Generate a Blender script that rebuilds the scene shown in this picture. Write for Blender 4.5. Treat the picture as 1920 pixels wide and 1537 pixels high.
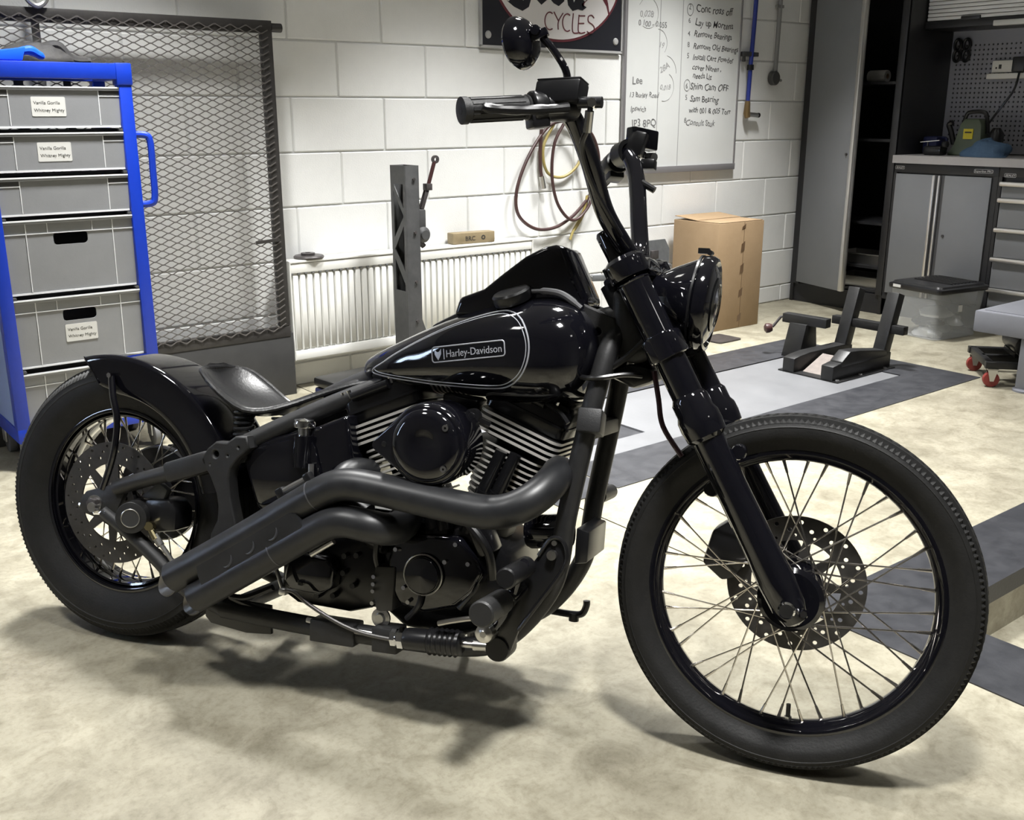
import bpy, bmesh, math, random
from mathutils import Vector, Matrix, Euler
from math import pi, sin, cos, radians, sqrt, atan2
random.seed(7)
S = bpy.context.scene
COL = S.collection
for o_ in list(bpy.data.objects):
    bpy.data.objects.remove(o_)

# ---------------------------------------------------------------- camera
cd_ = bpy.data.cameras.new('camera'); CAM = bpy.data.objects.new('camera', cd_); COL.objects.link(CAM)
cd_.sensor_fit = 'HORIZONTAL'; cd_.sensor_width = 36.0; cd_.lens = 1914.57 / 1920 * 36
cd_.clip_start = .05; cd_.clip_end = 60
rx, dn, fw = Vector((.7832, -.6218, -.0013)), Vector((-.1746, -.2179, -.9602)), Vector((.59675, .75226, -.27927))
mw_ = Matrix.Identity(4)
for i_ in range(3):
    mw_[i_][0], mw_[i_][1], mw_[i_][2] = rx[i_], -dn[i_], -fw[i_]
mw_.translation = Vector((-2.4839, -4.0398, 1.1645))
CAM.matrix_world = mw_
S.camera = CAM

# ---------------------------------------------------------------- world and lights
W = bpy.data.worlds.new('world'); S.world = W; W.use_nodes = True
W.node_tree.nodes['Background'].inputs[0].default_value = (.55, .65, .85, 1)
W.node_tree.nodes['Background'].inputs[1].default_value = .15
S.view_settings.view_transform = 'Standard'; S.view_settings.look = 'None'
S.view_settings.gamma = 1.0; S.view_settings.use_curve_mapping = False
S.view_settings.exposure = -0.32
CEIL = 2.75
# square led downlights of the workshop: x, y, watts
LAMPS = [(-.45, -2.0, 37), (.95, -2.1, 5), (.3, -1.1, 62), (-1.3, -1.0, 58), (1.65, -.85, 50),
         (.5, -3.7, 30), (-1.5, -3.4, 36), (-2.9, -2.1, 22), (2.5, -2.7, 7), (-.9, -5.2, 18)]

# ---------------------------------------------------------------- materials
def nd(nt, t, **k):
    n = nt.nodes.new(t)
    for a, b in k.items():
        setattr(n, a, b)
    return n
MATS = {}
def mat(name, col, rough=.5, metal=0., var=None, bump=None, coat=0., spec=.5, trans=0., emit=None, rvar=0.):
    """procedural principled material; var=(noise scale, second colour, contrast), bump=(scale, strength)"""
    if name in MATS:
        return MATS[name]
    m = bpy.data.materials.new(name); m.use_nodes = True
    nt = m.node_tree; b = nt.nodes['Principled BSDF']
    b.inputs['Base Color'].default_value = (*col, 1); b.inputs['Roughness'].default_value = rough
    b.inputs['Metallic'].default_value = metal; b.inputs['Coat Weight'].default_value = coat
    b.inputs['Coat Roughness'].default_value = .03
    b.inputs['Specular IOR Level'].default_value = spec
    b.inputs['Transmission Weight'].default_value = trans
    if emit:
        b.inputs['Emission Color'].default_value = (*emit[0], 1); b.inputs['Emission Strength'].default_value = emit[1]
    if var or bump or rvar:
        tc = nd(nt, 'ShaderNodeTexCoord')
    if var:
        n = nd(nt, 'ShaderNodeTexNoise'); n.inputs['Scale'].default_value = var[0]; n.inputs['Detail'].default_value = 6
        n.inputs['Roughness'].default_value = .65
        nt.links.new(tc.outputs['Object'], n.inputs['Vector'])
        r = nd(nt, 'ShaderNodeValToRGB'); c = var[2] if len(var) > 2 else .2
        r.color_ramp.elements[0].position = .5 - c; r.color_ramp.elements[1].position = .5 + c
        r.color_ramp.elements[0].color = (*col, 1); r.color_ramp.elements[1].color = (*var[1], 1)
        nt.links.new(n.outputs['Fac'], r.inputs['Fac']); nt.links.new(r.outputs['Color'], b.inputs['Base Color'])
        if rvar:
            mr = nd(nt, 'ShaderNodeMapRange'); mr.inputs['To Min'].default_value = rough - rvar; mr.inputs['To Max'].default_value = rough + rvar
            nt.links.new(n.outputs['Fac'], mr.inputs['Value']); nt.links.new(mr.outputs['Result'], b.inputs['Roughness'])
    if bump:
        n2 = nd(nt, 'ShaderNodeTexNoise'); n2.inputs['Scale'].default_value = bump[0]; n2.inputs['Detail'].default_value = 4
        nt.links.new(tc.outputs['Object'], n2.inputs['Vector'])
        bp = nd(nt, 'ShaderNodeBump'); bp.inputs['Strength'].default_value = bump[1]; bp.inputs['Distance'].default_value = .004
        nt.links.new(n2.outputs['Fac'], bp.inputs['Height']); nt.links.new(bp.outputs['Normal'], b.inputs['Normal'])
    MATS[name] = m
    return m

# ---------------------------------------------------------------- mesh helpers
class MB:
    def __init__(s):
        s.v, s.f, s.m, s.cur = [], [], [], 0
    def add(s, V, F):
        n = len(s.v); s.v += [tuple(p) for p in V]
        for f in F:
            s.f.append(tuple(i + n for i in f)); s.m.append(s.cur)
        return s
    def box(s, c, d, rot=None):
        h = [x / 2 for x in d]
        V = [Vector((sx * h[0], sy * h[1], sz * h[2])) for sz in (-1, 1) for sy in (-1, 1) for sx in (-1, 1)]
        if rot:
            M = Euler(rot).to_matrix(); V = [M @ p for p in V]
        V = [p + Vector(c) for p in V]
        return s.add(V, [(0, 2, 3, 1), (4, 5, 7, 6), (0, 1, 5, 4), (2, 6, 7, 3), (0, 4, 6, 2), (1, 3, 7, 5)])
    def bx(s, x0, x1, y0, y1, z0, z1):
        return s.box(((x0 + x1) / 2, (y0 + y1) / 2, (z0 + z1) / 2), (abs(x1 - x0), abs(y1 - y0), abs(z1 - z0)))
    def bar(s, a, b, w, h, up=(0, 0, 1)):
        a, b = Vector(a), Vector(b); d = (b - a).normalized(); u = Vector(up)
        if abs(d.dot(u)) > .99: u = Vector((1, 0, 0))
        p = d.cross(u).normalized(); q = p.cross(d).normalized()
        V = [e + p * (sx * w / 2) + q * (sy * h / 2) for e in (a, b) for sx, sy in ((-1, -1), (1, -1), (1, 1), (-1, 1))]
        return s.add(V, [(3, 2, 1, 0), (4, 5, 6, 7), (0, 1, 5, 4), (1, 2, 6, 5), (2, 3, 7, 6), (3, 0, 4, 7)])
    def cyl(s, a, b, r, r2=None, n=16, caps=True):
        return s.tube([a, b], [r, r if r2 is None else r2], n, caps=caps)
    def tube(s, pts, r, n=10, closed=False, caps=True):
        P = [Vector(p) for p in pts]; k = len(P)
        R = r if isinstance(r, (list, tuple)) else [r] * k
        T = []
        for i in range(k):
            a = P[i - 1] if (i > 0 or closed) else P[i]
            b = P[(i + 1) % k] if (i < k - 1 or closed) else P[i]
            t = (b - a)
            T.append(t.normalized() if t.length > 1e-9 else Vector((0, 0, 1)))
        u = T[0].orthogonal().normalized(); rows = []
        for i in range(k):
            u = (u - T[i] * u.dot(T[i])); u = u.normalized() if u.length > 1e-6 else T[i].orthogonal().normalized()
            w = T[i].cross(u)
            rows.append([P[i] + (u * cos(2 * pi * j / n) + w * sin(2 * pi * j / n)) * R[i] for j in range(n)])
        V = [p for row in rows for p in row]; F = []
        for i in range(k if closed else k - 1):
            i2 = (i + 1) % k
            for j in range(n):
                j2 = (j + 1) % n
                F.append((i * n + j, i * n + j2, i2 * n + j2, i2 * n + j))
        if caps and not closed:
            F.append(tuple(range(n - 1, -1, -1))); F.append(tuple((k - 1) * n + j for j in range(n)))
        return s.add(V, F)
    def lathe(s, prof, c, ax, n=32, closed=False, off=None):
        """prof: (radius, distance along ax); off(i,j) radius offset"""
        c, ax = Vector(c), Vector(ax).normalized(); u = ax.orthogonal().normalized()
        if abs(ax.y) > .9: u = Vector((0, 0, 1))
        w = ax.cross(u).normalized(); k = len(prof); V = []
        for i in range(n):
            a = 2 * pi * i / n; e = u * cos(a) + w * sin(a)
            for j, (r, h) in enumerate(prof):
                V.append(c + e * (r + (off(i, j) if off else 0)) + ax * h)
        F = []
        for i in range(n):
            i2 = (i + 1) % n
            for j in range(k if closed else k - 1):
                j2 = (j + 1) % k
                F.append((i * k + j, i2 * k + j, i2 * k + j2, i * k + j2))
        return s.add(V, F)
    def grid(s, rows, cu=False, cv=False):
        a, b = len(rows), len(rows[0]); V = [p for r in rows for p in r]; F = []
        for i in range(a if cu else a - 1):
            for j in range(b if cv else b - 1):
                i2, j2 = (i + 1) % a, (j + 1) % b
                F.append((i * b + j, i * b + j2, i2 * b + j2, i2 * b + j))
        return s.add(V, F)
    def loft(s, loops, caps=True):
        n = len(loops[0]); m0 = len(s.v)
        s.grid(loops, cv=True)
        if caps:
            k = len(loops)
            s.f.append(tuple(m0 + j for j in range(n - 1, -1, -1))); s.m.append(s.cur)
            s.f.append(tuple(m0 + (k - 1) * n + j for j in range(n))); s.m.append(s.cur)
        return s
    def prism(s, poly, fn, w0, w1):
        """poly of (u,v); fn(u,v,w)->point; extrude w0..w1"""
        return s.loft([[fn(u, v, w0) for u, v in poly], [fn(u, v, w1) for u, v in poly]])
    def mesh(s, V, F, fn=None):
        return s.add([fn(p) if fn else p for p in V], F)

def link(o, parent=None):
    COL.objects.link(o)
    if parent: o.parent = parent
    return o
def ob(name, mb, m, parent=None, bev=0, smooth=.6, seg=2):
    me = bpy.data.meshes.new(name)
    me.from_pydata([tuple(v) for v in mb.v], [], mb.f)
    ms = m if isinstance(m, (list, tuple)) else [m]
    for x in ms: me.materials.append(x)
    if len(ms) > 1:
        me.polygons.foreach_set('material_index', mb.m)
    bm = bmesh.new(); bm.from_mesh(me)
    bmesh.ops.recalc_face_normals(bm, faces=bm.faces)
    if bev:
        es = [e for e in bm.edges if len(e.link_faces) == 2 and e.calc_face_angle(0) > .5]
        bmesh.ops.bevel(bm, geom=es, offset=bev, segments=seg, profile=.5, affect='EDGES', clamp_overlap=True)
    bm.to_mesh(me); bm.free()
    if smooth:
        me.shade_smooth(); me.set_sharp_from_angle(angle=smooth)
    o = bpy.data.objects.new(name, me)
    return link(o, parent)
def tag(o, label=None, cat=None, group=None, kind=None):
    if label: o['label'] = label
    if cat: o['category'] = cat
    if group: o['group'] = group
    if kind: o['kind'] = kind
    return o
def thing(name, label, cat, loc=(0, 0, 0), rz=0, group=None):
    o = bpy.data.objects.new(name, None); COL.objects.link(o); o.empty_display_size = .1
    o.location = loc; o.rotation_euler = (0, 0, rz)
    return tag(o, label, cat, group)
def dup(o, parent=None):
    c = o.copy(); COL.objects.link(c); c.parent = parent
    return c
def copy_tree(o, parent=None):
    c = dup(o, parent)
    for ch in list(o.children): copy_tree(ch, c)
    return c
def cr(pts, n=8, closed=False):
    """catmull-rom through points"""
    P = [Vector(p) for p in pts]; k = len(P); out = []
    for i in range(k if closed else k - 1):
        g = lambda j: P[j % k] if closed else P[min(max(j, 0), k - 1)]
        p0, p1, p2, p3 = g(i - 1), g(i), g(i + 1), g(i + 2)
        for t in range(n):
            t /= n
            out.append(.5 * ((2 * p1) + (p2 - p0) * t + (2 * p0 - 5 * p1 + 4 * p2 - p3) * t * t + (3 * p1 - p0 - 3 * p2 + p3) * t ** 3))
    if not closed: out.append(P[-1])
    return out
def circ2(cx, cy, r, n=24, ry=None):
    return [(cx + r * cos(2 * pi * i / n), cy + (ry or r) * sin(2 * pi * i / n)) for i in range(n)]
def rrect(x0, x1, y0, y1, r, n=5):
    out = []
    for cx, cy, a in ((x1 - r, y1 - r, 0), (x0 + r, y1 - r, 90), (x0 + r, y0 + r, 180), (x1 - r, y0 + r, 270)):
        for i in range(n + 1):
            t = radians(a + 90 * i / n); out.append((cx + r * cos(t), cy + r * sin(t)))
    return out
def plate(loops, t, fn, mb=None, bev=0.):
    """flat plate with holes: 2d loops filled even-odd, thickness t, mapped by fn(u,v,w)"""
    cu = bpy.data.curves.new('c', 'CURVE'); cu.dimensions = '2D'; cu.fill_mode = 'BOTH'; cu.extrude = t / 2
    cu.bevel_depth = bev; cu.bevel_resolution = 1
    for lp in loops:
        sp = cu.splines.new('POLY'); sp.points.add(len(lp) - 1); sp.use_cyclic_u = True
        for p, (x, y) in zip(sp.points, lp): p.co = (x, y, 0, 1)
    o = bpy.data.objects.new('c', cu); me = bpy.data.meshes.new_from_object(o)
    mb = mb or MB(); mb.add([fn(*v.co) for v in me.vertices], [tuple(p.vertices) for p in me.polygons])
    bpy.data.objects.remove(o); bpy.data.curves.remove(cu); bpy.data.meshes.remove(me)
    return mb
def text(s_, size, fn, t=.0006, mb=None, shear=0., align='LEFT', off=0., sp=1.):
    cu = bpy.data.curves.new('t', 'FONT'); cu.body = s_; cu.size = size; cu.extrude = t; cu.shear = shear
    cu.align_x = align; cu.offset = off; cu.space_character = sp; cu.resolution_u = 3
    o = bpy.data.objects.new('t', cu); me = bpy.data.meshes.new_from_object(o)
    mb = mb or MB(); mb.add([fn(*v.co) for v in me.vertices], [tuple(p.vertices) for p in me.polygons])
    bpy.data.objects.remove(o); bpy.data.curves.remove(cu); bpy.data.meshes.remove(me)
    return mb

# ---------------------------------------------------------------- palette
GLOSS = mat('gloss_black_paint', (.004, .004, .006), .07, coat=.6)
SATIN = mat('satin_black', (.008, .008, .009), .3)
POWDER = mat('black_powder_coat', (.012, .012, .0125), .5, var=(60, (.018, .018, .019)), bump=(400, .1))
EXH = mat('matte_black_exhaust', (.011, .0115, .013), .40, var=(25, (.019, .0195, .0215)), rvar=.06)
RUBBER = mat('tyre_rubber', (.007, .007, .007), .6, var=(30, (.015, .0147, .0143), .3), bump=(200, .15), spec=.3)
CHROME = mat('chrome', (.85, .85, .86), .08, 1)
STEEL = mat('brushed_steel', (.62, .61, .59), .28, 1)
SPOKE = mat('spoke_steel', (.55, .52, .48), .25, 1)
ROTOR = mat('dark_brake_rotor', (.055, .053, .05), .42, .6, var=(40, (.085, .08, .075)))
LEATHER = mat('black_leather', (.012, .012, .013), .33, bump=(150, .12))
# ---------------------------------------------------------------- room shell
X0, X1, Y0, ZC = -4.4, 3.52, -6.6, 2.8
def concrete():
    m = mat('concrete_floor', (.36, .34, .29), .5); nt = m.node_tree; b = nt.nodes['Principled BSDF']
    tc = nd(nt, 'ShaderNodeTexCoord'); L = nt.links.new
    def noise(sc, det, rough=.6, dist=0.):
        n = nd(nt, 'ShaderNodeTexNoise'); n.inputs['Scale'].default_value = sc; n.inputs['Detail'].default_value = det
        n.inputs['Roughness'].default_value = rough; n.inputs['Distortion'].default_value = dist
        L(tc.outputs['Object'], n.inputs['Vector']); return n
    def ramp(src, p0, c0, p1, c1):
        r = nd(nt, 'ShaderNodeValToRGB'); e = r.color_ramp.elements
        e[0].position, e[1].position = p0, p1; e[0].color, e[1].color = (*c0, 1), (*c1, 1)
        L(src, r.inputs['Fac']); return r
    def mix(a, b2, fac, mode='MIX'):
        x = nd(nt, 'ShaderNodeMix'); x.data_type = 'RGBA'; x.blend_type = mode
        if isinstance(fac, float): x.inputs[0].default_value = fac
        else: L(fac, x.inputs[0])
        L(a, x.inputs[6]); L(b2, x.inputs[7]); return x.outputs[2]
    n1 = noise(2.2, 8, .62, .4); n2 = noise(11, 8, .7, .6); n3 = noise(70, 5, .7); n4 = noise(.9, 3)
    c1 = ramp(n1.outputs['Fac'], .36, (.262, .243, .186), .66, (.405, .382, .302))
    c2 = ramp(n2.outputs['Fac'], .34, (.42, .39, .33), .57, (1, 1, 1))
    c3 = ramp(n3.outputs['Fac'], .33, (.72, .70, .66), .52, (1, 1, 1))
    c4 = ramp(n4.outputs['Fac'], .35, (.88, .87, .84), .65, (1.06, 1.05, 1.02))
    c = mix(c1.outputs['Color'], c2.outputs['Color'], .55, 'MULTIPLY'); c = mix(c, c3.outputs['Color'], .6, 'MULTIPLY')
    c = mix(c, c4.outputs['Color'], .8, 'MULTIPLY')
    L(c, b.inputs['Base Color'])
    rr = nd(nt, 'ShaderNodeMapRange'); rr.inputs['To Min'].default_value = .38; rr.inputs['To Max'].default_value = .66
    L(n2.outputs['Fac'], rr.inputs['Value']); L(rr.outputs['Result'], b.inputs['Roughness'])
    bp = nd(nt, 'ShaderNodeBump'); bp.inputs['Strength'].default_value = .12; bp.inputs['Distance'].default_value = .003
    L(n3.outputs['Fac'], bp.inputs['Height']); L(bp.outputs['Normal'], b.inputs['Normal'])
    return m
CONC = concrete()
WALLW = mat('white_painted_block', (.80, .805, .795), .55, var=(9, (.74, .745, .735), .3), bump=(160, .25))
MORTAR = mat('painted_mortar', (.62, .625, .615), .7, bump=(90, .3))
PITBLK = mat('black_floor_paint', (.020, .021, .025), .42, var=(14, (.045, .046, .052), .25), bump=(120, .1), rvar=.1)
DARKW = mat('grey_wall_paint', (.30, .30, .31), .7, var=(3, (.26, .26, .27)))
CEILM = mat('ceiling_paint', (.22, .22, .215), .8)

# floor slab with two recessed lift pits; a sawn joint runs between the pits at x=-.5
P1 = (-.30, 1.755, -1.58, -1.01); P2 = (-.30, 2.2, -3.9, -2.935)
fl = MB()
def slab(x0, x1, y0, y1):
    if x1 - x0 > .001 and y1 - y0 > .001: fl.bx(x0, x1, y0, y1, -.12, 0)
G = .003
for (a, b_) in ((X0, -.503 - G), (-.503 + G, X1)):
    for (x0, x1, y0, y1) in ((a, b_, P1[3], .2), (a, b_, P2[3], P1[2]), (a, b_, Y0, P2[2])):
        slab(x0, x1, y0, y1)
    for P in (P1, P2):
        slab(a, min(b_, P[0]), P[2], P[3]); slab(max(a, P[1]), b_, P[2], P[3])
floor = tag(ob('floor', fl, CONC, smooth=0), kind='structure')
sub = MB().bx(X0, X1, Y0, .2, -.3, -.16)
tag(ob('floor_base', sub, CONC, floor, smooth=0))
pf = MB().bx(P2[0] - .02, P2[1] + .02, P2[2] - .02, P2[3] + .02, -.17, -.15)
ob('pit_floor', pf, CONC, floor, smooth=0)
pw = MB()
pw.bx(P2[0] - .03, P2[0], P2[2], P2[3], -.15, -.05); pw.bx(P2[0], P2[1], P2[3], P2[3] + .03, -.15, -.05)
pw.bx(P2[0], P2[1], P2[2] - .03, P2[2], -.15, -.05); pw.bx(P2[1], P2[1] + .03, P2[2], P2[3], -.15, -.05)
ob('pit_wall', pw, CONC, floor, smooth=0)
def border(name, P, w, gap, z0):
    t = MB(); x0, x1, y0, y1 = P
    t.bx(x0 + gap, x1 + w, y0 - w, y0, z0, .003); t.bx(x0 + gap, x1 + w, y1, y1 + w, z0, .003)
    t.bx(x1, x1 + w, y0, y1, z0, .003); t.bx(x0 - w, x0, y0 - w, y1 + w, z0, .003)
    return tag(ob(name, t, PITBLK, smooth=0), kind='structure')
border('trim_1', P1, .248, .008, -.02)
border('trim_2', P2, .228, 0, -.05)

# back wall of painted concrete blocks, each a block of its own
wb = MB().bx(X0, X1 + .3, .006, .25, -.2, ZC)
wall_back = tag(ob('wall_back', wb, MORTAR, smooth=0), kind='structure')
CACHE = {}
def block(x0, x1, z0, z1):
    key = (round(x1 - x0, 4), round(z1 - z0, 4)); g = .0035
    c = ((x0 + x1) / 2, 0, (z0 + z1) / 2)
    if key not in CACHE:
        m = MB().bx(-key[0] / 2 + g, key[0] / 2 - g, 0, .05, -key[1] / 2 + g, key[1] / 2 - g)
        o = ob('block', m, WALLW, wall_back, bev=.004, seg=1); CACHE[key] = o
    else:
        o = dup(CACHE[key], wall_back)
    o.location = (c[0], random.uniform(-.0012, .0008), c[2]); o.rotation_euler = (0, 0, random.uniform(-.002, .002))
for k in range(-3, 7):
    z1 = 1.455 - .225 * k; z0 = max(0., z1 - .225)
    x = -2.475 if (k % 2 == 0) else -2.70
    while x < 3.5:
        block(x, min(x + .45, 3.5), z0, z1); x += .45
up = MB().bx(X0, X1 + .3, 0, .05, 2.13, ZC); ob('plaster_band', up, WALLW, wall_back, smooth=0)
lf = MB().bx(X0, -2.70, 0, .05, 0, 2.13); ob('plaster_side', lf, WALLW, wall_back, smooth=0)
tag(ob('wall_right', MB().bx(X1, X1 + .2, Y0, .2, -.2, ZC), DARKW, smooth=0), kind='structure')
wl_ = MB(); wl_.bx(X0 - .2, X0, Y0, -.9, -.2, ZC); wl_.bx(X0 - .2, X0, -.4, .2, -.2, ZC)
wl_.bx(X0 - .2, X0, -.9, -.4, -.2, .9); wl_.bx(X0 - .2, X0, -.9, -.4, 2.1, ZC)
wall_left = tag(ob('wall_left', wl_, DARKW, smooth=0), kind='structure')
tag(ob('wall_front', MB().bx(X0, X1, Y0 - .2, Y0, -.2, ZC), DARKW, smooth=0), kind='structure')
tag(ob('ceiling', MB().bx(X0 - .2, X1 + .2, Y0 - .2, .2, ZC, ZC + .1), CEILM, smooth=0), kind='structure')
# window in the left wall (daylight from outside)
wf = MB()
for y in (-.9, -.44): wf.bx(X0 - .12, X0 - .06, y, y + .04, .9, 2.1)
wf.bx(X0 - .12, X0 - .06, -.9, -.4, .9, .94); wf.bx(X0 - .12, X0 - .06, -.9, -.4, 2.06, 2.1)
win = tag(ob('window_1', wf, mat('white_upvc', (.7, .7, .7), .4), smooth=0), kind='structure')
GLASS = mat('window_glass', (1, 1, 1), 0., trans=1.)
for y in (-.86,):
    ob('pane', MB().bx(X0 - .095, X0 - .089, y, y + .42, .94, 2.06), GLASS, win, smooth=0)
def area(name, loc, rot, sx, sy, power, col, spread=None):
    l = bpy.data.lights.new(name, 'AREA'); l.shape = 'RECTANGLE'; l.size = sx; l.size_y = sy; l.energy = power; l.color = col
    if spread: l.spread = spread
    o = bpy.data.objects.new(name, l); COL.objects.link(o); o.location = loc; o.rotation_euler = rot
    return o
area('daylight', (X0 - .35, -.65, 1.5), (0, radians(-90), 0), 1.2, .5, 45, (.62, .76, 1.0))
HOUS = mat('lamp_housing', (.5, .5, .5), .5)
LENS = mat('lamp_diffuser', (.9, .9, .9), .4, emit=((1, .98, .93), 9))
for i, (x, y, wt) in enumerate(LAMPS):
    t = thing('ceiling_light', 'square led ceiling light out of frame over %s' % ['the motorcycle seat', 'the lift deck', 'the radiator', 'the blue trolley', 'the cardboard box', 'the front floor pit', 'the floor before the rear wheel', 'the left wall', 'the low grey table', 'the space behind the camera'][i], 'light', (x, y, CEIL), 0, 'square ceiling lights')
    h = MB(); h.bx(-.17, .17, -.17, .17, .03, .05)
    for a, b_ in ((-.17, -.15), (.15, .17)): h.bx(a, b_, -.17, .17, -.02, .03); h.bx(-.17, .17, a, b_, -.02, .03)
    ob('housing', h, HOUS, t, smooth=0)
    ob('diffuser', MB().bx(-.15, .15, -.15, .15, .015, .03), LENS, t, smooth=0)
    l = area('lamp', (x, y, CEIL - .025), (0, 0, 0), .28, .28, wt, (1.0, .995, .975), radians(84))
# ---------------------------------------------------------------- lift deck lying flush in the far pit
DECK = mat('pale_grey_deck_paint', (.125, .127, .134), .45, var=(5, (.17, .172, .18), .3), bump=(80, .1), rvar=.08)
ld = thing('lift_deck', 'pale grey steel deck of the motorcycle lift set flush in the floor', 'lift', (.7275, -1.295, 0))
dx0, dx1, dy0, dy1 = P1[0] + .006 - .7275, P1[1] - .006 - .7275, P1[2] + .006 + 1.295, P1[3] - .006 + 1.295
ox1, oy0, oy1 = .215 - .7275, -1.452 + 1.295, -1.13 + 1.295
d = MB(); d.bx(ox1, dx1, dy0, dy1, -.02, 0); d.bx(dx0, ox1, dy0, oy0, -.02, 0); d.bx(dx0, ox1, oy1, dy1, -.02, 0)
ob('deck_plate', d, DECK, ld, smooth=0)
ob('drop_plate', MB().bx(dx0, ox1 - .004, oy0 + .004, oy1 - .004, -.03, -.006), PITBLK, ld, smooth=0)

# ---------------------------------------------------------------- framed mesh gate leaning by the back wall
GATE = mat('brown_black_gate_paint', (.024, .022, .021), .5, var=(20, (.036, .033, .031)), bump=(90, .15))
KICK = mat('charcoal_sheet', (.032, .032, .033), .5, var=(12, (.045, .045, .045)))
gx0, gx1, gy = -1.78, -.575, -.11
gt = thing('mesh_gate', 'dark steel gate with expanded metal mesh and solid kick panel against the white wall', 'gate', (gx0, gy, 0))
gw = gx1 - gx0; T_ = .045
for (n_, c_) in (('gate_rail', (0, gw, -.015, .015, 1.465, 1.512)), ('gate_stile', (0, T_, -.0149, .0151, .302, 1.511)), ('gate_stile', (gw - T_, gw, -.0149, .0151, .302, 1.511)), ('gate_rail', (0, gw, -.015, .015, .255, .30))):
    ob(n_, MB().bx(*c_), GATE, gt, bev=.003)
ob('kick_panel', MB().bx(0, gw + .012, -.012, .012, .0, .27), KICK, gt, bev=.002)
ob('hinge_pin', MB().cyl((gw, 0, 1.487), (gw + .045, 0, 1.487), .017), GATE, gt)
ob('latch', MB().bar((gw - .13, -.02, .66), (gw - .03, -.02, .665), .012, .012), GATE, gt)
# expanded metal: diamonds 40 x 17 mm made of real strands in front of the frame
em = MB(); px_, pz_ = .0625, .0132; yq = -.021; w_ = .0036; tk = .003
nx, nz = int(gw / px_) + 1, int((1.512 - .285) / pz_)
def diamond_strand(ax_, az_, bx_, bz_):
    # strand as flat bar with widened bond near its ends
    dx, dz = bx_ - ax_, bz_ - az_; L_ = sqrt(dx * dx + dz * dz); nx_, nz_ = -dz / L_ * w_ / 2, dx / L_ * w_ / 2
    V = []
    for yy in (yq, yq + tk):
        V += [(ax_ - nx_, yy, az_ - nz_), (bx_ - nx_, yy, bz_ - nz_), (bx_ + nx_, yy, bz_ + nz_), (ax_ + nx_, yy, az_ + nz_)]
    em.add(V, [(0, 1, 2, 3), (7, 6, 5, 4), (0, 4, 5, 1), (3, 2, 6, 7)])
b2 = .009
for j in range(nz):
    z = .288 + j * pz_
    for i in range(nx):
        x = i * px_ + (0 if j % 2 == 0 else px_ / 2)
        if x + px_ / 2 > gw + .004: continue
        # knuckle (horizontal bond), then two slanting strands up to the next row
        em.add([(x - b2 / 2, yq - .001, z - .0026), (x + b2 / 2, yq - .001, z - .0026), (x + b2 / 2, yq - .001, z + .0026), (x - b2 / 2, yq - .001, z + .0026)], [(0, 1, 2, 3)])
        if j < nz - 1:
            diamond_strand(x + b2 / 2 - .001, z, x + px_ / 2 - b2 / 2 + .001, z + pz_)
            if x - px_ / 2 > 0: diamond_strand(x - b2 / 2 + .001, z, x - px_ / 2 + b2 / 2 - .001, z + pz_)
msh = ob('expanded_mesh', em, mat('mesh_strand_paint', (.095, .087, .082), .5), gt, smooth=0); msh['kind'] = 'stuff'
# lifting shackle hanging over the gate's top rail
hk = thing('shackle_hanger', 'grey steel shackle and chain hanging above the mesh gate', 'hanger', (-1.44, -.11, 1.18))
ZINC = mat('galvanised_steel', (.42, .42, .41), .4, .8)
ob('shackle', MB().tube(cr([(-.03, -.028, .42), (-.032, -.028, .36), (0, -.028, .335), (.032, -.028, .36), (.03, -.028, .42)], 6), .009, 8), ZINC, hk)
ob('strap', MB().bx(-.014, .014, .025, .03, 0, .42), ZINC, hk, bev=.002)
ob('shackle_pin', MB().cyl((-.045, -.028, .40), (.045, -.028, .40), .008), ZINC, hk)

# ---------------------------------------------------------------- blue trolley with crates
BLUE = mat('blue_powder_coat', (.003, .028, .34), .38, var=(30, (.004, .034, .39)), bump=(300, .05))
PALEB = mat('pale_side_sheet', (.22, .30, .55), .4)
tx0, tx1, ty0, ty1 = -1.755, -1.262, -.47, -.16
tr = thing('crate_trolley', 'tall blue steel trolley frame holding grey crates beside the mesh gate', 'trolley', (tx0, ty0, 0))
tw, td, th = tx1 - tx0, ty1 - ty0, 1.322
PW = .042
for (x, y) in ((0, 0), (tw - PW, 0), (0, td - PW), (tw - PW, td - PW)):
    ob('post', MB().bx(x, x + PW, y, y + PW, .105, th - .001), BLUE, tr, bev=.003)
for (a, b_, c_, d_) in ((0, tw, -.0005, PW), (0, tw, td - PW, td + .0005), (-.0005, PW, 0, td), (tw - PW, tw + .0005, 0, td)):
    ob('top_rail', MB().bx(a, b_, c_, d_, th - .05, th), BLUE, tr, bev=.003)
    ob('bottom_rail', MB().bx(a, b_, c_, d_, .10, .15), BLUE, tr, bev=.003)
ob('corner_cap', MB().bx(tw - PW - .006, tw + .004, -.004, PW + .004, th - .068, th + .002), BLUE, tr, bev=.004)
ob('side_sheet', MB().bx(.004, .008, PW, td - PW, .15, th - .05), PALEB, tr)
ob('back_strap', MB().bx(.20, .23, td - .015, td - .01, .15, th - .05), KICK, tr)
ob('back_strap', MB().bx(.36, .385, td - .015, td - .01, .15, th - .05), KICK, tr)
for z in (1.118, .982, .845, .59, .345, .15):
    r_ = MB()
    r_.bx(PW - .002, tw - PW + .002, PW, PW + .02, z - .012, z - .002); r_.bx(PW - .03, PW + .012, 0.005, td - .005, z - .012, z - .002); r_.bx(tw - PW - .012, tw - PW + .03, .005, td - .005, z - .012, z - .002)
    ob('runner', r_, KICK, tr, bev=.001)
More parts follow.
